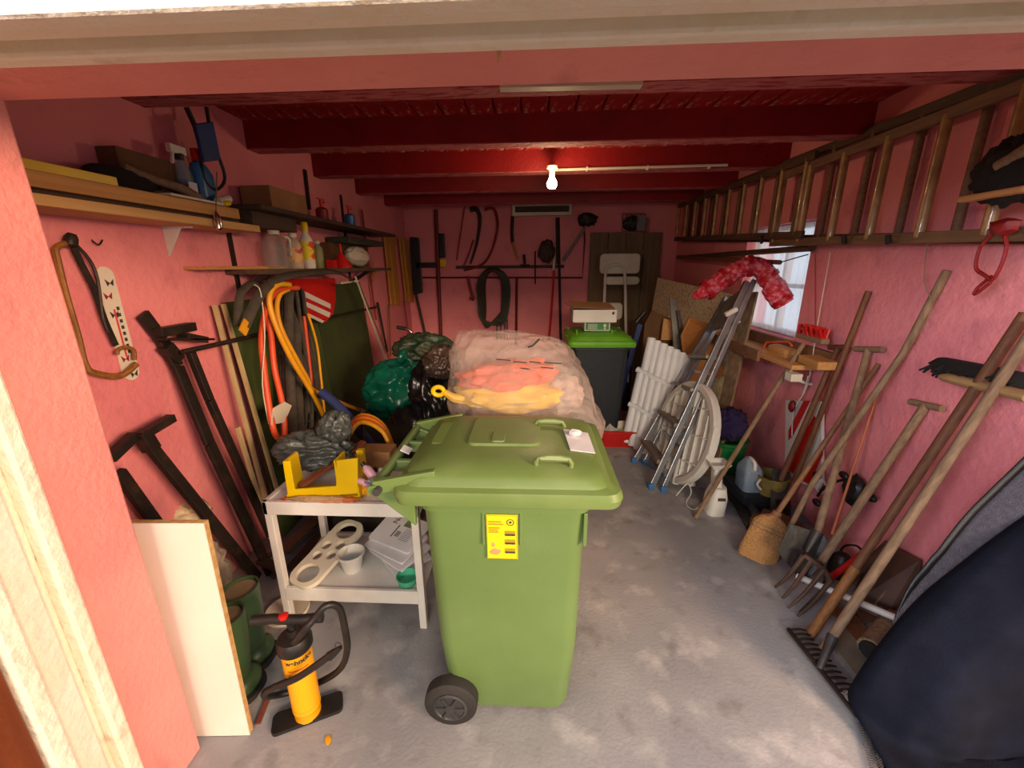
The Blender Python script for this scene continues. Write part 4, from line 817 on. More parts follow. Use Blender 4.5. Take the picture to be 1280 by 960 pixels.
# far left wall items
def lvl(x0, x1, y0, y1, label, m=M_brass):
    a = W(x0, y0, x=LX+.03); b = W(x1, y0+2, x=LX+.03); c = W(x1+9, y1+1, x=LX+.03); d = W(x0+9, y1, x=LX+.03)
    t = thing('slat_bundle', label, 'slats', d)
    for k in range(3):
        f = lambda u, v: (a.lerp(b, u)).lerp(d.lerp(c, u), v)
        part('slat', G().panel([f(k/3+.05, 0), f((k+1)/3-.05, 0), f((k+1)/3-.05, 1), f(k/3+.05, 1)], .02+.012*(k % 2), (1, 0, 0)), m, t, smooth=False, bevel=.002)
lvl(478, 491, 292, 381, 'hanging bundle of yellowish wooden slats, longer of two')
lvl(497, 508, 297, 377, 'hanging bundle of yellowish wooden slats, shorter of two')
solo('tool_stick', G().rod(W(520, 368, y=5.76), W(534, 430, y=5.76), .02), M_dwood, 'dark wooden stick below the black sheath', 'stick')
solo('saw_sheath', G().panel([W(512, 296, y=5.74), W(523, 297, y=5.74), W(528, 366, y=5.74), W(517, 369, y=5.74)], .05, (0, 1, 0)), M_black, 'black long tool sheath right of the slats', 'sheath', smooth=False, bevel=.008)
for (a, b, r_, m, lab) in (((486, 380), (488, 445), .008, M_wood3, 'thin brown stick below the longer slats'), ((505, 376), (512, 430), .008, M_darkred, 'thin red brown stick below the shorter slats'), ((452, 262), (470, 400), .010, M_darkred, 'long dark red pipe-like stick beside the shelf end'), ((472, 378), (484, 440), .012, M_dsteel, 'black iron bar standing at the left wall')):
    solo('tool_stick', G().rod(W(*a, x=LX+.03), W(*b, x=LX+.05), r_), m, lab, 'stick')
solo('pipe_valve', G().ball(W(467, 340, x=LX+.05), .025, 2).rod(W(467, 328, x=LX+.05), W(466, 352, x=LX+.05), .01), M_brass, 'small brass valve on the pipe at the shelf end', 'valve')

# ------------------------------------------------------------------ back wall
def bw_(px, py, off=.03): return W(px, py, y=BY-off)
ht = thing('wall_heater', 'long white wall heater with a dark slot on the back wall', 'heater', bw_(677, 268))
a, b = bw_(640, 253, .10), bw_(715, 269, .10)
part('housing', G().span((a.x, BY-.12, b.z), (b.x, BY, a.z+.02)), M_offw, ht, smooth=False, bevel=.01)
part('slot', G().span((a.x+.04, BY-.125, b.z+.04), (b.x-.04, BY-.118, b.z+.11)), M_dwood, ht, 'dark air slot', smooth=False)
pp = thing('water_pipe', 'dark red painted pipe running down and along the back wall', 'pipe', bw_(551, 420))
part('pipe_run', G().tube([bw_(545, 262, .05), bw_(551, 420, .05)], .025, 10), M_pipe, pp)
part('pipe_run', G().tube([bw_(528, 347, .03), bw_(728, 347, .03), bw_(731, 300, .03), bw_(729, 270, .03)], .012, 8), M_pipe, pp)
part('pipe_run', G().tube([bw_(646, 347, .03), bw_(645, 430, .03)], .018, 8), M_pipe, pp)
solo('hook_batten', G().span(bw_(570, 336, .03), bw_(705, 331, .0)), M_dwood, 'dark wooden rail with hooks along the back wall', 'rail', smooth=False)
solo('hook_batten', G().span(bw_(520, 335, .06), bw_(548, 328, .0)), M_dsteel, 'short black rail at the left end of the back wall', 'rail', smooth=False)
vt = thing('cable_tester', 'black and yellow tool hanging at the vertical pipe', 'tool', bw_(554, 335))
part('grip', G().span(bw_(549, 322, .09), bw_(556, 292, .04)), M_black, vt, smooth=False, bevel=.01)
part('yellow_end', G().span(bw_(550, 334, .1), bw_(558, 324, .04)), M_yel, vt, 'yellow end', smooth=False, bevel=.01)
def hanger(name, pts, r, m, label, cat, off=.05, extra=()):
    g = G().tube([bw_(x, y, off) for x, y in pts], r, 8, smooth=4)
    if not extra: return solo(name, g, m, label, cat)
    t = thing(name, label, cat, bw_(*pts[-1])); part('shaft', g, m, t)
    for nm, p2, r2, m2 in extra: part(nm, G().tube([bw_(x, y, off+.01) for x, y in p2], r2, 8, smooth=4), m2, t)
hanger('bent_rod', [(581, 258), (577, 285), (571, 325)], .008, M_darkred, 'thin dark red rod hanging left on the back wall', 'rod')
hanger('scythe', [(588, 262), (596, 262), (600, 275), (596, 305), (588, 330)], [.035, .012], M_dsteel, 'dark curved scythe blade hanging on the back wall', 'scythe')
hanger('curved_tool', [(606, 262), (618, 262), (622, 285), (614, 315), (602, 331), (580, 338)], [.02, .014], M_darkred, 'dark red curved tool bow hanging on the back wall', 'tool')
hanger('curved_rod', [(592, 300), (586, 318), (580, 332)], .010, M_darkred, 'short red rod behind the scythe blade', 'rod')
hanger('pruning_saw', [(641, 270), (640, 290), (641, 303)], .022, M_black, 'black saw with a yellow brown handle under the heater', 'saw', extra=(('handle', [(641, 303), (645, 315), (648, 325)], .018, M_brass),))
hanger('hand_drill', [(655, 318), (656, 330)], .02, M_dsteel, 'small iron plane shaped tool on the rail', 'tool', extra=(('foot', [(650, 332), (662, 332)], .016, M_dsteel),))
hanger('long_chisel', [(669, 314), (669, 355)], .010, M_dsteel, 'thin dark chisel hanging from the rail', 'chisel')
sv = thing('sieve_bag', 'dark net bag hanging right of the chisel on the back wall', 'bag', bw_(683, 330))
part('net', G().ball(bw_(683, 314, .1), (.11, .08, .14), 3, amp=.35, seed=2), mat('net_brown', '#4a332c', '#2e1f1a', scale=40, bump=.8), sv)
hanger('red_rake', [(693, 330), (690, 380), (686, 425)], .016, M_red2, 'red handled rod with a pale tip standing at the back wall', 'rake', extra=(('pale_tip', [(693, 320), (692, 338)], .017, M_offw),))
hanger('pole_saw', [(697, 272), (699, 330), (701, 430)], .018, mat('purple_pole', '#2a1230', '#1d0c22'), 'long dark purple pole standing at the back wall', 'pole', extra=(('pole_top', [(697, 272), (698, 330)], .028, M_dsteel),))
ch = thing('chain_tool', 'grey metal tool with a long pale handle hanging slanted right of the heater', 'tool', bw_(705, 325))
part('handle', G().rod(bw_(704, 326, .06), bw_(731, 285, .06), .02), mat('grey_handle', '#8c8480', '#7a736f'), ch)
part('head', G().ball(bw_(734, 274, .08), (.12, .05, .08), 3, amp=.5, seed=3), M_dsteel, ch)
cp1 = thing('sickle', 'small dark sickle hanging below the rail on the back wall', 'sickle', bw_(590, 370))
part('blade', G().tube([bw_(585, 345, .05), bw_(588, 360, .05), bw_(592, 374, .05), bw_(587, 372, .05)], .02, 8, smooth=4), M_darkred, cp1)
gh = thing('garden_hose', 'dark green garden hose coiled in long hanging loops on the back wall', 'hose', bw_(618, 410))
for k in range(4):
    w = 17-k*2.5; part('hose', G().tube([bw_(616, 335+k, .1+k*.02), bw_(616-w, 350, .1), bw_(616-w, 385, .1), bw_(612-w*.5, 400+k*3, .1), bw_(622+w*.3, 405-k*4, .12), bw_(618+w, 385, .1), bw_(618+w, 350, .12)], .018, 7, closed=True, smooth=5), M_hoseg if k % 2 == 0 else mat('thin_cable', '#4a2a20', '#38201a'), gh)
gf = thing('garden_fork', 'grey garden fork standing upside down below the green hose', 'fork', bw_(627, 412))
for x in (621, 626, 631, 634): part('tine', G().rod(bw_(x, 400, .12), bw_(x, 425, .12), .008), M_steel, gf)
part('head', G().rod(bw_(620, 400, .12), bw_(635, 400, .12), .012), M_steel, gf)
# board, wire basket, folding stool
od = thing('old_door', 'old brownish plank door leaning on the back wall', 'door', bw_(782, 420))
for k in range(4):
    a = bw_(738+k*22.5, 291, .04); b = bw_(738+(k+1)*22.5-.6, 291, .04)
    part('plank', G().span((a.x, BY-.07, .02), (b.x, BY-.03, a.z)), M_panelw, od, smooth=False, bevel=.004)
a = bw_(738, 312, .08); b = bw_(826, 318, .08); part('ledge', G().span((a.x, BY-.09, b.z), (b.x, BY-.07, a.z)), M_panelw, od, smooth=False)
wk = thing('wire_basket', 'small wire basket with dark contents high on the back wall', 'basket', bw_(793, 290))
g = G()
for k in range(6): x = 778+k*5.8; g.rod(bw_(x, 267, .18), bw_(x, 289, .18), .005, n=6)
for y in (267, 274, 281, 289): g.rod(bw_(778, y, .18), bw_(808, y, .18), .005, n=6)
part('wire', g, M_steel, wk); part('contents', G().ball(bw_(791, 279, .09), (.13, .07, .09), 3, amp=.3), M_black, wk, 'dark contents'); part('plate', G().span(bw_(796, 288, .19), bw_(807, 270, .17)), mat('grey_plate', '#8a8284'), wk, 'grey side plate', smooth=False)
ys = 5.45
fs = thing('folding_stool', 'white folding step stool with a tubular frame in front of the old door', 'stool', W(776, 440, y=ys))
def sq(px, py, o=0): return W(px, py, y=ys+o)
def plate(x0, y0, x1, y1, d): 
    a, b = sq(x0, y0), sq(x1, y1); pts = rrect((a.x+b.x)/2, (a.z+b.z)/2, abs(b.x-a.x), abs(a.z-b.z), .05, 0, 4)
    return G().panel([(p.x, ys+.03, p.y) for p in pts], d, (0, 1, 0))
part('back_plate', plate(751, 317, 800, 342, .04), M_offw, fs, smooth=False, bevel=.008)
part('seat_plate', plate(757, 346, 800, 356, .12), M_offw, fs, smooth=False, bevel=.008)
part('seat_plate', plate(752, 379, 778, 400, .05), M_offw, fs, smooth=False, bevel=.008)
part('frame', G().tube([sq(751, 440), sq(755, 385), sq(757, 340), sq(762, 332), sq(776, 332), sq(781, 342), sq(782, 390), sq(783, 440)], .018, 8, smooth=4), M_white, fs)
part('foot', G().span((sq(751, 420).x, ys-.01, .0), (sq(751, 420).x+.03, ys+.02, sq(751, 435).z)).span((sq(783, 420).x-.03, ys-.01, .0), (sq(783, 420).x, ys+.02, sq(783, 435).z)), M_white, fs)
# folded blue trolley
tq = thing('folded_trolley', 'folded dark blue garden trolley with pale tubes beside the dark bin', 'trolley', W(770, 512, y=4.5))
def tq_(px, py, y=4.15): return W(px, py, y=y+.33)
part('frame', G().bar(tq_(768, 520), tq_(800, 405), .05, .03, (0, 1, 0)), M_dblue, tq, smooth=False)
part('frame', G().bar(tq_(758, 535, 4.0), tq_(786, 420, 4.0), .03, .03, (0, 1, 0)), M_dblue, tq, smooth=False)
part('grip', G().rod(tq_(795, 403), tq_(806, 390), .025), M_black, tq)
for k in range(3): part('tube', G().rod(tq_(777+k*4, 478, 4.3), tq_(781+k*3.5, 420, 4.3), .008), M_white, tq, 'white tube')
part('mesh_panel', G().panel([tq_(776, 520, 4.4), tq_(786, 520, 4.4), tq_(792, 430, 4.4), tq_(784, 430, 4.4)], .01, (0, 1, 0)), M_black, tq, smooth=False)
# boards against the right wall
def RWp(px, py, off=0.02): return W(px, py, x=RX-off)
a, b = W(822, 347, y=5.25), W(932, 372, x=RX-.04)
spk = solo('foam_board', G().panel([(a.x, a.y, a.z), (b.x, b.y, b.z), (b.x-.05, b.y, .02), (a.x-.15, a.y, .02)], .03), M_speck, 'large beige speckled board leaning across the right back corner', 'board', smooth=False)
def yb(name, pts, y, th, m, label, cat='board', **k):
    P_ = [W(px, py, y=y+dy) for px, py, dy in pts]; return solo(name, G().panel(P_, th, (0, 1, 0)), m, label, cat, smooth=False, **k)
yb('brown_board', [(862, 396, 0), (895, 408, -.2), (905, 470, -.2), (858, 480, 0), (851, 420, 0)], 4.0, .02, mat('orange_board', '#b0743a', '#9d6530'), 'smooth orange brown board behind the step ladder')
yb('brown_board', [(815, 388, 0), (842, 400, 0), (836, 520, 0), (795, 520, 0), (806, 405, 0)], 4.45, .02, M_dcard, 'dark brown rough board behind the white slatted panel')
yb('metal_profile', [(837, 372, 0), (846, 376, 0), (852, 440, 0), (843, 440, 0)], 4.2, .03, mat('grey_profile', '#8e8880', '#7b766e'), 'grey upright metal profile in front of the speckled board, left of two', 'profile')
yb('metal_profile', [(846, 388, 0), (850, 388, 0), (860, 445, 0), (853, 445, 0)], 4.15, .03, M_steel, 'grey upright metal profile, right of two', 'profile')
yb('wood_block', [(830, 398, 0), (838, 400, 0), (842, 425, 0), (826, 425, 0)], 4.35, .03, M_pineR, 'small orange wood block behind the white panel', 'block')
# white slatted plastic panel: two rows of rounded slats
sp0, sp1 = W(812, 421, y=3.95), W(866, 447, y=3.72); sb0, sb1 = W(782, 555, y=3.72), W(836, 590, y=3.42)
pn = thing('slatted_panel', 'white plastic panel of rounded slats leaning behind the step ladder', 'panel', sb0)
def pf(u, v): return sp0.lerp(sp1, u).lerp(sb0.lerp(sb1, u), v)
n_ = (sp1-sp0).cross(sb0-sp0).normalized(); n_ = n_ if n_.y < 0 else -n_
base = None
for k in range(7):
    u = (k+.5)/7
    for v0, v1, o in ((.0, .30, 0), (.33, .62, -.07), (.65, .98, -.07)):
        part('slat', G().tube([pf(u+o, v0)+n_*.03, pf(u+o, v1)+n_*.03], .040 if k not in (1, 5) else .033, 10), mat('cool_white', '#e4e9ee', '#d4d9de', rough=.45), pn, bevel=.006)
part('backing', G().panel([pf(-.02, .02), pf(1.0, .02), pf(.93, .97), pf(-.1, .97)], .012), mat('white_shade', '#c4c6c4'), pn, smooth=False)
for v in (.32, .64): part('cross_rail', G().rod(pf(-.1, v)+n_*.035, pf(.97, v)+n_*.035, .028), MATS['cool_white'], pn)
# oval garden tabletop standing on edge
c0 = W(841, 602, z=.02); upv = (V((1.30, 3.22, .84))-c0).normalized(); sdv = V((-.12, 1, 0)); sdv = (sdv-upv*sdv.dot(upv)).normalized(); nv = upv.cross(sdv).normalized(); nv = nv if nv.x < 0 else -nv
gt = thing('round_garden_table', 'round white plastic garden tabletop standing on edge behind the step ladder', 'table', c0)
rad = .405; cc_ = c0+upv*rad
def disc(r0, r1, h0, h1): 
    g = G(); 
    def ring(r, h): return [cc_+upv*r*math.cos(2*math.pi*j/48)+sdv*r*math.sin(2*math.pi*j/48)+nv*h for j in range(48)]
    return g.loft([ring(r0, h0), ring(r1, h0), ring(r1, h1), ring(r0, h1), ring(r0, h0)], cap=False)
part('tabletop', disc(.001, rad, -.02, .0), M_white, gt, smooth=30); part('rim', disc(rad-.05, rad+.005, -.03, .03), M_white, gt, bevel=.008, smooth=30)
for k in range(-4, 5):
    h = math.sqrt(max(.01, (rad-.06)**2-(k*.1)**2)); part('rib', G().bar(cc_+sdv*k*.1-upv*h+nv*.012, cc_+sdv*k*.1+upv*h+nv*.012, .012, .035, nv), M_white, gt, smooth=False, bevel=.004)
for k in (-1.6, 0, 1.6):
    h = math.sqrt(max(.01, (rad-.06)**2-(k*.13)**2)); part('rib', G().bar(cc_+upv*k*.13-sdv*h+nv*.012, cc_+upv*k*.13+sdv*h+nv*.012, .012, .03, nv), M_white, gt, smooth=False, bevel=.004)
part('leg', G().rod(c0+V((.0, -.05, .01)), c0+V((.04, .0, .2)), .028).rod(c0+V((.12, -.08, .01)), c0+V((.1, 0, .2)), .028), M_white, gt, 'white tubular leg ends')
# step ladder, folded
F1, T1_ = W(813, 611, z=.0), W(934, 352, x=1.62); F2, T2_ = W(792, 578, z=.0), W(908, 372, x=1.70)
ld = thing('step_ladder', 'folded aluminium step ladder with blue feet leaning on the right wall', 'ladder', F1)
dirn = (T1_-F1).normalized(); off = V((.07, -.03, .02))
part('front_rail', G().bar(F1, T1_, .045, .03, (0, 1, 0)), M_alu, ld, smooth=False, bevel=.004)
part('front_rail', G().bar(F2, T2_, .045, .03, (0, 1, 0)), M_alu, ld, smooth=False, bevel=.004)
part('rear_rail', G().bar(F1+off*1.2, T1_+off*.6, .035, .025, (0, 1, 0)), M_alu, ld, smooth=False, bevel=.004)
part('rear_rail', G().bar(F2+off*1.2, T2_+off*.6, .035, .025, (0, 1, 0)), M_alu, ld, smooth=False, bevel=.004)
for t in (.13, .31, .48, .64):
    a, b = F1.lerp(T1_, t), F2.lerp(T2_, t); g = G().bar(a, b, .09, .03, (0.2, 0, 1)); part('step', g, mat('step_metal', '#8f8576', '#776e62', rough=.5, metal=.4), ld, smooth=False, bevel=.003)
for t in (.2, .55, .8):
    part('cross_brace', G().bar(F1.lerp(T1_, t)+off, F2.lerp(T2_, t)+off, .02, .012), M_alu, ld, smooth=False)
a, b = F1.lerp(T1_, .80), F2.lerp(T2_, .80); a2, b2 = F1.lerp(T1_, .98), F2.lerp(T2_, .98)
part('platform', G().panel([a.lerp(b, .18), b, b2, a2.lerp(b2, .3)], .03), mat('platform_grey', '#8b8c84', '#6e6d63', rough=.4, metal=.5, scale=18), ld, 'grey folded standing platform', smooth=False, bevel=.004)
part('brace_clip', G().box(F1.lerp(T1_, .86)+V((-.03, -.03, 0)), (.03, .03, .09), Matrix.Rotation(R(60), 3, 'Y')), M_white, ld, 'white plastic clip', smooth=False)
for p in (F1, F2, F1+off*1.2, F2+off*1.2): part('foot', G().box(V((p.x, p.y, .025)), (.045, .05, .05)), M_blue, ld, 'blue plastic foot', smooth=False, bevel=.008)
part('spreader', G().bar(F2+V((.05, .0, .02)), F1+V((.1, .0, .12)), .01, .01), M_blue, ld, smooth=False)
# brown plank
a, b = W(886, 598, z=.0), W(939, 366, x=RX-.13)
solo('long_plank', G().bar(V((a.x, a.y, .012)), b, .022, .13, (.25, -1, 0)), M_wood2, 'long weathered plank leaning right of the step ladder', 'plank', smooth=False, bevel=.003)
# red net sack over the ladder top
pth = [(866, 372, 3.32), (882, 364, 3.3), (900, 352, 3.3), (918, 340, 3.28), (936, 333, 3.25), (952, 336, 3.22), (962, 350, 3.2), (970, 364, 3.18), (980, 380, 3.16)]
P_ = catmull([W(x, y, y=yy) for x, y, yy in pth], 10)
nb = thing('net_sack', 'long red net sack filled with corks draped over the ladder top', 'sack', P_[len(P_)//2])
g = G(); rings = []
n = 20; k_ = len(P_)
for i, p in enumerate(P_):
    t = (P_[min(k_-1, i+1)]-P_[max(0, i-1)]).normalized(); x = t.cross(V((0, 1, 0))).normalized(); y = t.cross(x)
    f = i/(k_-1); r0 = .068*min(1, (.25+f*5))*(1 if f < .93 else 1-(f-.93)*1.5)
    sq_ = 1-.25*max(0, f-.8)*5
    rings.append([p+(x*math.cos(2*math.pi*j/n)*(1+.2*(f > .8))+y*math.sin(2*math.pi*j/n)*sq_)*r0*(1+.12*noise.noise(V((f*22, j*.9, 1)))) for j in range(n)])
part('net', g.loft(rings), M_rednet, nb, smooth=60)
for f in (.14, .30, .52, .72, .95):
    i = int(f*(k_-1)); t = (P_[min(k_-1, i+1)]-P_[i-1]).normalized(); x = t.cross(V((0, 1, 0))).normalized(); y = t.cross(x)
    part('band', G().tube([P_[i]+(x*math.cos(a*math.pi/10)+y*math.sin(a*math.pi/10))*.0745 for a in range(20)], .01, flat=(.008, .03), u=t, closed=True), M_redband, nb, 'solid red band')
# window ledge boards
ws2 = thing('window_shelf', 'rough pale wooden shelf under the window', 'shelf', (RX-.12, 3.1, 1.02))
SZ2 = 1.06
part('shelf_board', G().span((RX-.24, 2.62, SZ2-.03), (RX-.0, 4.1, SZ2)), M_pineR, ws2, smooth=False, bevel=.003)
part('back_board', G().span((RX-.035, 2.6, SZ2), (RX, 3.7, SZ2+.085)), M_wood, ws2, smooth=False, bevel=.003)
part('front_board', G().span((RX-.26, 3.0, SZ2-.06), (RX-.235, 4.1, SZ2+.02)), M_wood, ws2, smooth=False, bevel=.003)
for y in (2.75, 3.6): part('shelf_bracket', G().tube([(RX-.01, y, SZ2-.16), (RX-.1, y, SZ2-.13), (RX-.2, y, SZ2-.03)], .01, 8, smooth=3), M_white, ws2, 'white bent bracket')
solo('wood_offcut', G().bar(W(1010, 448, z=SZ2+.03), W(1036, 458, z=SZ2+.03), .12, .05), M_pine, 'pale square wood offcut at the near end of the window shelf', 'block', smooth=False, bevel=.004)
pls = thing('wooden_plane', 'carved wooden block tool on the window shelf', 'block', W(980, 452, z=SZ2))
part('block', G().loft([rrect(RX-.12, 2.95, .09, .24, .03, SZ2), rrect(RX-.12, 2.95, .09, .24, .03, SZ2+.05), rrect(RX-.12, 2.95, .06, .2, .03, SZ2+.06)]), M_pine, pls, smooth=30)
sw = thing('saw_handle', 'orange outlined open handle on the window shelf', 'handle', W(965, 432, z=SZ2))  # handle of a saw, blade not modelled
part('handle', G().tube([W(953, 438, x=RX-.16), W(958, 428, x=RX-.16), W(985, 427, x=RX-.16), W(990, 432, x=RX-.16)], .007, 8), M_orange, sw)
solo('white_block', G().box(W(992, 471, x=RX-.22), (.07, .07, .05)), M_offw, 'small white block hanging under the shelf end', 'block', smooth=False, bevel=.004)
# ------------------------------------------------------------------ ladders hung on the right wall
def wladder(name, y0, y1, z0a, z1a, z0b, z1b, x, m, mr, label, step=.27, rw=.05, start=.12, rr=.014):
    t = thing(name, label, 'ladder', (x, (y0+y1)/2, z0a), 'ladders stored flat on the right wall')
    part('side_rail', G().bar((x, y0, z0a), (x, y1, z0b), .03, rw, (0, 0, 1)), m, t, smooth=False, bevel=.005)
    part('side_rail', G().bar((x, y0, z1a), (x, y1, z1b), .03, rw, (0, 0, 1)), m, t, smooth=False, bevel=.005)
    y = y0+start; first = None
    while y < y1-.04:
        f = (y-y0)/(y1-y0); za, zb = z0a+(z0b-z0a)*f, z1a+(z1b-z1a)*f
        if first is None: first = part('rung', G().rod((x, y, za), (x, y, zb), rr, n=10), mr, t); fy, fa, fb = y, za, zb
        else:
            o = first.copy(); COL.objects.link(o); s = (zb-za)/(fb-fa); o.scale = (1, 1, s); base = V((x, (y0+y1)/2, z0a))
            o.location = (0, y-fy, za-base.z-(fa-base.z)*s)
        y += step
wladder('wall_ladder', 1.35, 3.35, 1.765, 2.30, 1.83, 2.28, RX-.10, M_lwood2, M_rung, 'pale wooden ladder stored on the right wall, nearer and outermost', start=.46, step=.30, rr=.021)
wladder('wall_ladder', 1.5, 5.45, 1.755, 2.36, 1.975, 2.40, RX-.035, M_lwood, M_lwood2, 'long dark wooden ladder behind the pale one on the right wall', start=.51, step=.30, rr=.018)
wladder('wall_ladder', 2.95, 5.5, 1.86, 2.33, 1.985, 2.36, RX-.12, M_lwood, M_rung, 'dark wooden ladder with shiny rungs, far end of the right wall', start=.08, rr=.016)
solo('stored_pole', G().rod(W(852, 322, x=RX-.05), W(1015, 310, x=RX-.05), .022), M_lwood, 'upper of two dark poles stored below the ladders', 'pole')
solo('stored_pole', G().rod(W(848, 315, x=RX-.12)+V((0, 0, -.06)), W(975, 328, x=RX-.14), .022, .016), M_wood3, 'lower of two dark poles stored below the ladders', 'pole')
solo('pole_wire', G().rod(W(975, 328, x=RX-.13), W(1010, 318, x=RX-.1), .004), M_steel, 'thin wire end of the lower stored pole', 'wire')
for k, (px, py) in enumerate(((1055, 300), (1110, 300), (952, 300))):
    solo('ladder_hook', G().tube([W(px, py, x=RX), W(px, py+3, x=RX-.14), W(px, py-6, x=RX-.15)], .012, 8), M_dsteel, ['dark iron hook under the middle of the ladders', 'dark iron hook right of the middle hook', 'dark iron hook above the window'][k], 'hook')
# broom lying on the ladders
bh = thing('push_broom', 'dark bristled broom head with a wooden strip lying over the near ladder', 'broom', W(1245, 248, x=RX-.24))
part('bristles', G().ball(W(1272, 212, x=RX-.22), (.07, .13, .11), 4, amp=.25, freq=5), M_hair, bh)
part('block', G().bar(W(1203, 250, x=RX-.26), W(1290, 235, x=RX-.26), .05, .022, (0, 0, 1)), M_pineR, bh, smooth=False, bevel=.008)
part('handle_stub', G().tube([W(1248, 208, x=RX-.28), W(1262, 200, x=RX-.28), W(1290, 182, x=RX-.28)], .02, 10), M_wood2, bh)
rc = thing('red_rope', 'dark red knotted cord hanging from the ladder rail end', 'rope', W(1235, 370, x=RX-.1))
part('cord', G().tube([W(a, b, x=RX-.14) for a, b in ((1240, 292), (1225, 310), (1220, 335), (1232, 345), (1240, 350), (1250, 335), (1258, 310), (1255, 290))], .006, 6, smooth=5), M_darkred, rc)
part('cord', G().tube([W(a, b, x=RX-.13) for a, b in ((1222, 338), (1238, 350), (1232, 358), (1218, 368), (1222, 360), (1240, 345))], .006, 6, smooth=5), M_darkred, rc)
part('knot', G().ball(W(1255, 283, x=RX-.16), (.03, .05, .03), 2, amp=.5), M_darkred, rc)
for k, (pts, m, lab) in enumerate(((((1019, 318), (1019, 412)), M_darkred, 'thin red string hanging from the poles to the red broom'), (((1038, 315), (1022, 405), (1010, 480), (998, 500)), M_offw, 'thin pale string hanging right of the red one'), (((1160, 300), (1155, 350), (1165, 385), (1140, 430)), M_wood2, 'thin frayed twine over the long handle'))):
    solo('string', G().tube([W(a, b, x=RX-.02-.03*k) for a, b in pts], .0025, 5, smooth=3), m, lab, 'string')

# ------------------------------------------------------------------ long-handled tools on the right
def RW(px, py, off=.03): return W(px, py, x=RX-off)
def stick(name, pts, r, m, label, cat, extra=None, nm='handle'):
    t = thing(name, label, cat, (pts[0].x, pts[0].y, min(p.z for p in pts))); part(nm, G().tube(pts, r, 12, smooth=0), m, t); return t
# red broom upside down
b0 = W(869, 647, z=.01); b1 = W(1004, 430, x=RX-.12)
t = stick('red_broom', [b0, b1], [.016, .014], M_wood2, 'broom turned upside down with red bristles at the top', 'broom')
c = W(1016, 418, x=RX-.1); ax = (W(1036, 424, x=RX-.1)-W(996, 414, x=RX-.1)).normalized(); rot = V((0, 1, 0)).rotation_difference(ax).to_matrix()
part('block', G().box(c-V((0, 0, .025)), (.05, .26, .035), rot), M_wood2, t, smooth=False, bevel=.008)
g = G()
for k in range(60): 
    u = (k % 15-7)/7*.115; v = (k//15-1.5)*.012; p = c+ax*u+V((v, 0, -.01)); g.rod(p, p+V((random.uniform(-.03, .03), random.uniform(-.03, .03), .06)), .006, .009, 5)
part('bristles', g, M_red2, t, 'red bristles')
# straw broom
n0 = W(969, 645, y=2.17); bb = W(944, 700, z=.0)
n1 = RW(1098, 455, .02)
t = stick('straw_broom', [n0, n1], [.015, .012], M_wood, 'round-handled straw broom standing on its bristles', 'broom')
part('ferrule', G().rod(n0-(n1-n0).normalized()*.03, n0+(n1-n0).normalized()*.03, .03, .024), M_wood, t)
dn = (bb-n0); L = dn.length; dn.normalize(); sd = V((1, -.35, -.25)); sd = (sd-dn*sd.dot(dn)).normalized(); th_ = dn.cross(sd)
rings = []
for f, w, d in ((.0, .03, .028), (.08, .07, .035), (.2, .095, .04), (.5, .10, .035), (.8, .105, .03), (1.0, .10, .028)):
    rings.append([n0+dn*(L*f)+sd*w*math.copysign(abs(math.cos(a*math.pi/14))**.7, math.cos(a*math.pi/14))+th_*d*math.sin(a*math.pi/14) for a in range(28)])
part('straw_head', G().loft(rings), M_wicker, t, smooth=50)
for f in (.25, .33): part('binding', G().tube([n0+dn*(L*f)+sd*.099*math.cos(a*math.pi/12)+th_*.042*math.sin(a*math.pi/12) for a in range(24)], .003, 5, closed=True), M_wood2, t)
g = G()
for k in range(70):
    a = random.uniform(-1, 1); p = n0+dn*L*.92+sd*a*.098+th_*random.uniform(-.025, .025); g.rod(p, p+dn*(L*.09+random.uniform(-.01, .012))+sd*random.uniform(-.01, .01), .0022, .001, 4)
part('straw_ends', g, M_wicker, t)
# other handles
stick('tool_handle', [W(978, 640, z=.05), RW(1086, 364, .02)], .016, M_wood3, 'long brown handle whose rounded top is left of the tallest grey handle', 'handle')  # tool handle whose head is hidden
def thandle(px0, py0, px1, py1, m, label, bottom, off=.03, r=.018, name='spade'):
    l, rr_ = RW(px0, py0, off), RW(px1, py1, off); c = (l+rr_)/2
    t = thing(name, label, 'spade' if name == 'spade' else 'fork', (bottom.x, bottom.y, 0))
    part('shaft', G().rod(bottom, c, r, r*.95), m, t); part('crossgrip', G().tube([l, c, rr_], [.016, .016], 12), m, t, 'wooden T-shaped grip')
    return t
t = thandle(1037, 434, 1060, 434, M_wood3, 'T-handled spade left of the middle one, mostly hidden behind the straw broom', W(976, 600, y=2.55), .03)
part('blade', G().panel([W(966, 585, y=2.6), W(988, 590, y=2.6), W(985, 655, y=2.5), W(962, 655, y=2.5)], .006, (0, 1, 0)), M_steel, t, smooth=False)
t = thandle(1069, 436, 1104, 437, M_wood2, 'T-handled spade with a grey blade in the middle of the tool row', W(1022, 665, y=1.95), .03, .019)
part('blade', G().panel([W(988, 655, y=1.98), W(1030, 668, y=1.95), W(1040, 690, y=1.9), W(1005, 730, y=1.88), W(972, 690, y=1.93)], .006, (0, 1, 0)), M_steel, t, 'grey worn steel blade', smooth=False, bevel=.001)
part('socket', G().rod(W(1022, 665, y=1.94), W(1008, 690, y=1.90), .024, .012), M_steel, t)
hl = [W(985, 665, y=2.1), W(1015, 605, y=2.12), W(1057, 545, y=2.1), RW(1130, 440, .05), RW(1184, 338, .02)]
stick('tool_handle', hl, [.014, .017], M_wood2, 'tallest greyish round handle leaning highest on the pink wall', 'handle')  # another tool handle, head out of sight
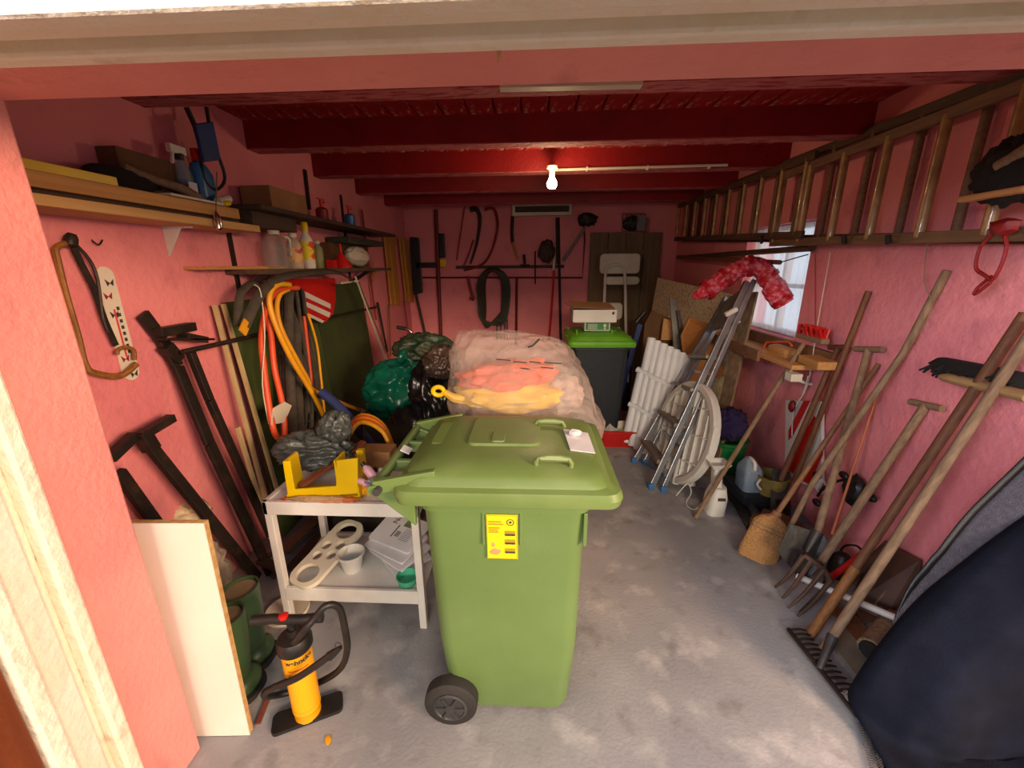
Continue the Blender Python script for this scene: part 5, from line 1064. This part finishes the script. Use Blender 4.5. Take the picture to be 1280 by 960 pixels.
stick('thin_cane', [W(1040, 668, y=1.95), RW(1095, 497, .03)], [.007, .005], mat('orange_cane', '#c9754a', '#b3623b'), 'thin orange cane right of the middle spade', 'cane')
# digging fork with crossgrip
fb = W(1024, 706, y=1.86)
t = thandle(1138, 502, 1178, 511, M_wood2, 'digging fork with a T-shaped wooden grip and curved tines', fb, .03, .02, name='digging_fork')
tips = [(969, 734), (978, 748), (985, 760), (997, 770)]; tops = [(1005, 694), (1014, 700), (1030, 712), (1038, 726)]
cr = [W(x, y, y=1.84-.02*i) for i, (x, y) in enumerate(tops)]
part('fork_head', G().tube([cr[0], cr[1], cr[2], cr[3]], .012, 8, smooth=4).rod(fb, (cr[1]+cr[2])/2, .02, .015), M_rust, t)
for i in range(4):
    tp = W(*tips[i], z=.01); part('tine', G().tube([cr[i], cr[i].lerp(tp, .5)+V((-.01, -.01, -.02)), tp], [.013, .006], 8, smooth=5), M_rust, t)
part('tine_brace', G().tube([W(1030, 712, y=1.8), W(1028, 735, z=.03), W(1000, 765, z=.02)], .006, 6, smooth=3), M_rust, t)
# two long handles on the right and the rake
h0 = W(1013, 794, z=.01); h1 = RW(1282, 392, .03)
t = stick('long_handled_hoe', [h0, h0.lerp(h1, .22), h1], [.017, .019], M_wood3, 'long handle standing on its orange brown end, left of the rake handle', 'handle')
part('worn_end', G().rod(h0, h0.lerp(h1, .25), .020, .0205), mat('orange_wood', '#93602f', '#744822', wood=True, scale=12), t, 'orange brown worn end')
r0 = W(1030, 812, z=.05); r1 = RW(1300, 400, .06)
rk0, rk1 = W(985, 786, z=.03), W(1072, 895, z=.03)
t = thing('garden_rake', 'iron garden rake lying with its toothed head on the floor', 'rake', W(1030, 850, z=0))
part('handle', G().rod(r0, r1, .019, .018), M_wood2, t)
part('socket', G().rod(W(1024, 836, z=.03), r0.lerp(r1, .05), .012, .022), M_steel, t, 'grey iron socket')
part('head_bar', G().tube([rk0, rk1], .01, flat=(.014, .014), u=(0, 0, 1)), M_dsteel, t)
d = (rk1-rk0); nn_ = V((-d.y, d.x, 0)).normalized(); nn_ = nn_ if nn_.x > 0 else -nn_
base = None
for k in range(15):
    p = rk0.lerp(rk1, (k+.3)/15)
    if base is None: base = part('tooth', G().tube([p, p+nn_*.045+V((0, 0, .004)), p+nn_*.08+V((0, 0, -.004))], [.0065, .004], 6, smooth=3), M_dsteel, t); pb0 = p
    else: o = base.copy(); COL.objects.link(o); o.location = p-pb0
# big square shovel, blade up against wall
t = thing('square_shovel', 'rusty brown square shovel blade leaning on the wall behind the handles', 'shovel', W(1085, 785, y=1.7))
q0 = [W(1108, 678, x=RX-.04), W(1150, 700, x=RX-.04), W(1148, 722, x=RX-.05), W(1105, 775, z=.03), W(1078, 778, z=.02), W(1062, 755, z=.03), W(1075, 720, x=RX-.14)]
part('blade', G().panel(q0, .012), mat('brown_rust', '#5b4031', '#4a3226', rough=.7, metal=.2, scale=8), t, smooth=False, bevel=.002)
part('ridge', G().rod(W(1136, 705, x=RX-.06), W(1088, 762, z=.05), .005), M_wood2, t, 'pale worn ridge')
part('socket', G().rod(W(1112, 680, x=RX-.08), W(1050, 735, y=1.75), .022, .016), M_rust, t)
solo('plastic_pipe', G().rod(W(996, 720, y=1.88), W(1133, 778, y=1.56), .016), M_white, 'white plastic pipe lying across behind the long handles', 'pipe')
solo('red_tool_handle', G().rod(W(1038, 722, y=1.85), W(1078, 693, x=RX-.10), .016), M_red2, 'short bright red tool handle behind the long handles', 'handle')  # handle of a tool, its head not modelled
ws_ = thing('watering_can', 'black plastic can with a looped handle behind the fork', 'can', W(1045, 715, x=RX-.12))
part('can_body', G().lathe(W(1046, 725, x=RX-.16), [(.05, 0), (.06, .03), (.055, .14), (.03, .17)], 18), M_black, ws_); part('loop', G().tube([W(a, b, x=RX-.14) for a, b in ((1048, 695), (1055, 683), (1070, 682), (1077, 690), (1070, 700))], .006, 6, smooth=4), M_black, ws_)
solo('floor_plank', G().bar(W(1048, 760, z=.01), W(1095, 815, z=.01), .10, .015), M_wood3, 'brown plank lying on the floor under the shovel', 'plank', smooth=False)
solo('flat_slab', G().panel([W(1040, 808, z=.004), W(1062, 775, z=.004), W(1098, 822, z=.004), W(1072, 850, z=.004)], .012, (0, 0, 1)), mat('slab_grey', '#77705f', '#666052'), 'greyish flat slab on the floor between rake and shovel', 'slab', smooth=False)
bp = thing('pipe_stub', 'open cardboard tube end with dark inside near the black cover', 'tube', W(1100, 800, z=0))
part('tube', G().rod(W(1088, 812, z=.06), W(1118, 775, z=.06), .05), M_wood2, bp); part('opening', G().rod(W(1087, 813, z=.06)+V((-.003, -.003, 0)), W(1088, 812, z=.06), .04), M_black, bp, 'black disc for the shaded opening')  # solid tube end; the black disc paints its shaded hollow
# dark bag, sledge board, pedals
sg = thing('sledge_board', 'white and red striped board hanging on a white cord below the shelf', 'board', RW(1010, 610))
q0 = [(985, 500), (1031, 502), (1031, 602), (1025, 612), (1000, 602), (984, 590)]
part('board', G().panel([RW(a, b, .02) for a, b in q0], .02, (-1, 0, 0)), M_white, sg, smooth=False, bevel=.004)
for q1 in (((1005, 501), (1013, 501), (991, 545), (986, 550), (986, 538)), ((1018, 520), (1022, 524), (992, 592), (986, 588), (986, 575)), ((1029, 550), (1029, 568), (1012, 605), (1002, 601))):
    part('red_stripe', G().panel([RW(a, b, .044) for a, b in q1], .003, (-1, 0, 0)), M_red2, sg, 'red diagonal stripe', smooth=False)
part('knob', G().ball(RW(990, 508, .07), (.02, .03, .045), 2), M_darkred, sg, 'dark red oval knob')
part('cord', G().tube([RW(a, b, .06) for a, b in ((1010, 470), (1004, 492), (992, 515), (990, 545))], .004, 6, smooth=4), M_white, sg, 'white cord')
part('hook', G().tube([RW(a, b, .06) for a, b in ((1030, 600), (1032, 612), (1026, 617), (1021, 612))], .005, 6, smooth=4), M_white, sg, 'white hook')
pd_ = thing('bicycle_rack', 'black bicycle carrier arm with round clamps mounted on the pink wall', 'carrier', RW(1060, 640))
part('arm', G().tube([RW(a, b, .08) for a, b in ((1022, 620), (1030, 610), (1045, 602), (1060, 600), (1072, 605))], .008, 8, smooth=4), M_black, pd_)
part('mount', G().ball(RW(1068, 613, .06), (.04, .07, .09), 3, amp=.3), M_black, pd_)
for a, b in ((1055, 594), (1021, 594), (1089, 622), (1021, 628)): part('clamp', G().ball(RW(a, b, .09), (.02, .035, .022), 2), M_black, pd_)
part('arm', G().rod(RW(1055, 594, .08), RW(1070, 605, .08), .014), M_black, pd_)
# hung push broom on the wall
ph = thing('wall_broom', 'broad broom head with black bristles and pale block hanging on the right wall', 'broom', RW(1225, 500))
a, b = RW(1176, 470, .12), RW(1290, 497, .12)
part('block', G().loft([[a.lerp(b, f)+V((0, 0, .02*math.cos(q_*math.pi/6)*w))+V((.035*math.sin(q_*math.pi/6)*w, 0, 0)) for q_ in range(12)] for f, w in ((0, .4), (.08, .9), (.3, 1), (.8, 1), (1, 1))]), mat('pale_block', '#a88a5c', '#8f7349'), ph, 'pale wooden block')
g = G(); a, b = RW(1174, 456, .05), RW(1295, 482, .05)
for k in range(150):
    f = random.random(); p = a.lerp(b, f)+V((random.uniform(-.03, .03), 0, random.uniform(-.005, .03))); q_ = p+V((-.04, 0, -.035))+V((random.uniform(-.02, .02), random.uniform(-.02, .02), random.uniform(-.01, .01))); g.rod(p, q_, .008, .005, 5)
g.loft([[a.lerp(b, f)+V((-.01+.045*math.cos(q_*math.pi/5)*w, 0, .04*math.sin(q_*math.pi/5)*w)) for q_ in range(10)] for f, w in ((0, .5), (.05, 1), (.5, 1.05), (.95, 1), (1, .6))])
part('bristles', g, M_hair, ph, 'black bristles', smooth=180)
# small floor items to the right of the step ladder
ap = W(893, 641, z=0)
t = thing('electric_mixer_stand', 'white upright electric kitchen appliance on the floor in front of the plank', 'appliance', ap)
ax_ = W(905, 643, z=0)
part('base', G().loft([rrect(ap.x, ap.y+.03, .125, .16, .04, 0), rrect(ap.x+.01, ap.y+.03, .12, .15, .04, .12), rrect(ap.x+.02, ap.y+.04, .09, .12, .04, .19)]), M_white, t, smooth=35)
part('column', G().loft([rrect(ap.x+.01, ap.y+.05, .06, .07, .015, .17), rrect(ap.x-.0, ap.y+.05, .06, .07, .015, .34)]), M_white, t, smooth=35)
part('tray_head', G().loft([rrect(ap.x, ap.y+.05, .09, .09, .01, .33), rrect(ap.x, ap.y+.05, .14, .13, .01, .37), rrect(ap.x, ap.y+.05, .12, .11, .01, .37), rrect(ap.x, ap.y+.05, .08, .08, .01, .345)]), M_white, t, smooth=30)
part('vent_grille', G().box((ap.x+.015, ap.y-.045, .13), (.05, .006, .02)), M_steel, t, 'grey vent grille', smooth=False)
part('cable', G().tube([V((ap.x-.06, ap.y+.05, .03)), V((ap.x-.14, ap.y+.02, .01)), V((ap.x-.16, ap.y+.1, .01)), V((ap.x-.1, ap.y+.18, .05)), V((ap.x-.12, ap.y+.22, .1)), V((ap.x-.2, ap.y+.2, .01))], .004, 6, smooth=5), M_white, t, 'white power cable')
p = W(896, 610, z=0); t = thing('bucket', 'dark green round plastic bucket behind the white appliance', 'bucket', p+V((.12, .2, 0)))
part('bucket_wall', G().lathe(p+V((.16, .27, 0)), [(.12, 0), (.15, .28), (.165, .29), (.165, .31), (.14, .31), (.13, .06), (0, .06)], 28), M_bowl, t)
solo('purple_cloth', G().ball(W(912, 530, y=3.05), (.11, .1, .12), 4, amp=.5, seed=6, ridge=True), M_purple, 'dark purple cloth bundle against the wall above the green bucket', 'cloth', smooth=180)
p = W(934, 606, y=2.72); p.z = .14; t = thing('water_canister', 'translucent canister half full of blue liquid', 'canister', p)
part('canister_body', G().loft([rrect(p.x, p.y, .12, .16, .03, p.z), rrect(p.x, p.y, .125, .165, .03, p.z+.13), rrect(p.x, p.y, .12, .15, .03, p.z+.16), rrect(p.x, p.y+.02, .05, .05, .02, p.z+.22)]), M_jug, t, smooth=35)
part('liquid', G().loft([rrect(p.x, p.y, .115, .155, .03, p.z+.004), rrect(p.x, p.y, .118, .158, .03, p.z+.09)]), mat('blue_fluid', '#3c6f9c', '#33618a', rough=.1, bump=0), t, 'blue liquid', smooth=35)
part('grip', G().tube([V((p.x, p.y-.06, p.z+.15)), V((p.x, p.y-.05, p.z+.21)), V((p.x, p.y+.02, p.z+.22))], .012, 8, smooth=4), M_white, t)
solo('grey_crate', G().loft([rrect(p.x+.02, p.y+.02, .2, .3, .02, 0), rrect(p.x+.02, p.y+.02, .22, .32, .02, .138)]), M_anth, 'dark grey flat crate on the floor carrying the canister', 'crate', smooth=30)
p = W(957, 640, x=RX-.22); p.z = .13; t = thing('ochre_basket', 'ochre woven basket with a white handle left of the tool handles', 'basket', p)
part('basket_wall', G().lathe(p, [(.07, 0), (.095, .08), (.105, .15), (.098, .15), (.085, .08), (0, .02)], 24), M_ochre, t)
part('handle', G().tube([p+V((-.09, -.03, .13)), p+V((-.12, -.05, .1)), p+V((-.09, -.05, .06))], .008, 8, smooth=4), M_white, t)
solo('dark_bag', G().ball(W(960, 668, z=.10)+V((.08, .05, 0)), (.15, .13, .09), 4, amp=.3, seed=3), M_dcard, 'dark brown sack under the ochre basket', 'sack', smooth=180)
solo('black_tube', G().rod(W(915, 618, z=.03)+V((0, 0, .02)), W(940, 660, z=.04), .035), M_black, 'black tube lying beside the white appliance, left of two', 'tube')
solo('black_tube', G().rod(W(928, 612, z=.05), W(950, 655, z=.06), .035), M_hub, 'dark grey tube lying beside the white appliance, right of two', 'tube')
solo('black_boot', G().loft([[W(978, 655, x=RX-.15)+V((.05*math.cos(a*.524)-.02*k, .06*math.sin(a*.524), .1*k)) for a in range(12)] for k in range(3)]), M_black, 'black rubber shaft standing behind the straw broom', 'boot')
# red crate
p = W(772, 560, z=0); t = thing('red_crate', 'small red plastic tub with white odds and ends on the floor', 'tub', p+V((0, .12, 0)))
part('tub_wall', G().loft([rrect(p.x-.0, p.y+.14, .29, .24, .04, 0), rrect(p.x, p.y+.14, .34, .28, .04, .15), rrect(p.x, p.y+.14, .36, .30, .04, .15), rrect(p.x, p.y+.14, .36, .30, .04, .165), rrect(p.x, p.y+.14, .32, .26, .04, .165), rrect(p.x, p.y+.14, .28, .22, .04, .03)]), M_red2, t, smooth=30)
solo('white_carton', G().box(p+V((-.05, .12, .14)), (.11, .14, .08), Matrix.Rotation(R(30), 3, 'X') @ Matrix.Rotation(R(40), 3, 'Y')), M_white, 'white folded carton lying in the red tub', 'carton', smooth=False, bevel=.004)
solo('white_bowl', G().lathe(p+V((.07, .15, .10)), [(.05, 0), (.08, .05), (.085, .08), (.078, .08), (.05, .02), (0, .02)], 24, (-.2, -.3, 1)), M_offw, 'round beige bowl lying in the red tub', 'bowl')

# ------------------------------------------------------------------ lamp and conduit
bpz = W(690, 228, z=2.255)
lp = thing('ceiling_lamp', 'bare glowing bulb in a small socket under a red beam', 'lamp', bpz)
part('bulb', G().lathe(bpz-V((0, 0, .045)), [(.001, 0), (.024, .006), (.037, .024), (.038, .038), (.028, .06), (.018, .078)], 20), M_bulb, lp)
part('socket', G().lathe(bpz+V((0, 0, .04)), [(.02, 0), (.022, .04), (.04, .05), (.04, .065)], 16), M_offw, lp, 'pale lamp socket')
part('mounting_arm', G().rod(bpz+V((0, 0, .1)), V((bpz.x, 3.46, ZB)), .012), M_offw, lp)
cd_ = thing('cable_conduit', 'thin pale cable pipe running right from the bulb along a beam', 'pipe', (.8, 3.44, 2.36))
part('pipe_run', G().tube([V((bpz.x+.03, 3.445, 2.375)), V((RX-.45, 3.445, 2.385))], .010, 8), M_offw, cd_)
for k in range(3): part('clip', G().box((.4+k*.45, 3.45, 2.377), (.012, .03, .028)), M_offw, cd_, smooth=False)

# ------------------------------------------------------------------ dark cover on the near right
sil = [W(1112, 975, y=1.03), W(1092, 930, z=.02), W(1062, 875, z=.05), W(1072, 845, y=1.26), W(1100, 805, y=1.28), W(1130, 768, y=1.3), W(1160, 738, y=1.31), W(1200, 706, y=1.32), W(1240, 675, y=1.33), W(1290, 640, y=1.34), W(1330, 620, y=1.34)]
sil = catmull(sil, 4)
for p in sil: p.y = max(p.y, 1.04); p.z = max(p.z, .01)
inn = [(0, (0, 0, 0)), (.06, (.0, -.05, .0)), (.25, (.10, -.14, -.03)), (.5, (.25, -.17, -.05)), (.75, (.42, -.16, -.08)), (1, (.62, -.1, -.12))]
def cov(u, v):
    i = u*(len(sil)-1); a = sil[int(i)].lerp(sil[min(len(sil)-1, int(i)+1)], i-int(i))
    for (f0, d0), (f1, d1) in zip(inn, inn[1:]):
        if v <= f1+1e-6:
            t = (v-f0)/(f1-f0); d = V(d0).lerp(V(d1), t); break
    p = a+d; nz = noise.noise(V((u*3.2, v*3.5, .7))); n2 = noise.noise(V((u*9+v*4, v*3, 2)))
    e = min(1, v*6); p += V((-.0, -.03, .03))*(nz+.35*n2)*e
    p.x = min(p.x, RX-.01); p.y = max(p.y, 1.035); p.z = max(p.z, .005); return p
cvt = thing('padded_cover', 'large dark navy padded cover with grey fleece lining at the right edge', 'cover', (1.6, 1.2, 0))
part('outer_cloth', G().grid(cov, 60, 36), M_navy, cvt, smooth=180, thick=.012)
inn_l = catmull([W(1118, 782, y=1.33), W(1160, 745, y=1.34), W(1200, 715, y=1.34), W(1250, 680, y=1.34), W(1330, 630, y=1.34)], 6)
out_l = catmull([W(1117, 778, y=1.35), W(1140, 742, y=1.38), W(1180, 695, y=1.40), W(1225, 640, y=1.42), W(1330, 540, y=1.42)], 6)
def samp(L_, u): i = u*(len(L_)-1); return L_[int(i)].lerp(L_[min(len(L_)-1, int(i)+1)], i-int(i))
def lin(u, v):
    p = samp(inn_l, u).lerp(samp(out_l, u), v)+V((0, -.03, .0))*math.sin(v*math.pi)*min(1, u*3)
    p += V((0, 0, .006*noise.noise(V((u*14, v*6, 3))))); p.x = min(p.x, RX-.005); return p
part('fleece_lining', G().grid(lin, 60, 14), M_fleece, cvt, 'fluffy grey lining', smooth=180, thick=.012)
def edg(u, v):
    p = lin(u, 1.0); return p+V((-.022*v, .01*v, .010*v))*min(1, u*3)
part('black_border', G().grid(edg, 50, 2), M_black, cvt, 'black edging', smooth=180, thick=.006)
fr_ = G()
for k in range(26):
    p = W(1078+k*.9, 905+k*3.1, z=.012); fr_.rod(p, p+V((-.018, .004, .0)), .003, .001, 4).rod(p+V((.012, 0, 0)), p+V((.03, .006, .006)), .003, .001, 4)
solo('coarse_brush_edge', fr_, M_gbinw, 'black frayed fringe on the floor along the edge of the dark cover', 'fringe')
for k, (px, py) in enumerate(((1048, 878), (1050, 890), (1078, 838))):
    pass
solo('clear_tape', G().ball(W(1060, 872, z=.03), (.02, .03, .015), 3, amp=.6, ridge=True), M_foil, 'scrap of clear film at the corner of the dark cover', 'film', smooth=180)

part('tag', G().box(W(508, 562, z=1.03), (.035, .045, .004), Matrix.Rotation(R(25), 3, 'Y')), M_paper, gbody, 'small white tag on the hinge lug', smooth=False)
solo('wood_splinter', G().rod(W(624, 62, z=2.045), W(623, 78, z=2.035), .004, .002, 6), M_edge, 'tiny pale splinter hanging at the edge of the pink lintel', 'splinter')
solo('wall_hook', G().tube([RW(1125, 700, 0)]*0+[W(115, 300, x=LX), W(118, 303, x=LX+.02), W(124, 306, x=LX+.025), W(128, 300, x=LX+.02)], .003, 6, smooth=3), M_dsteel, 'small wire hook in the wall above the thermometer', 'hook')
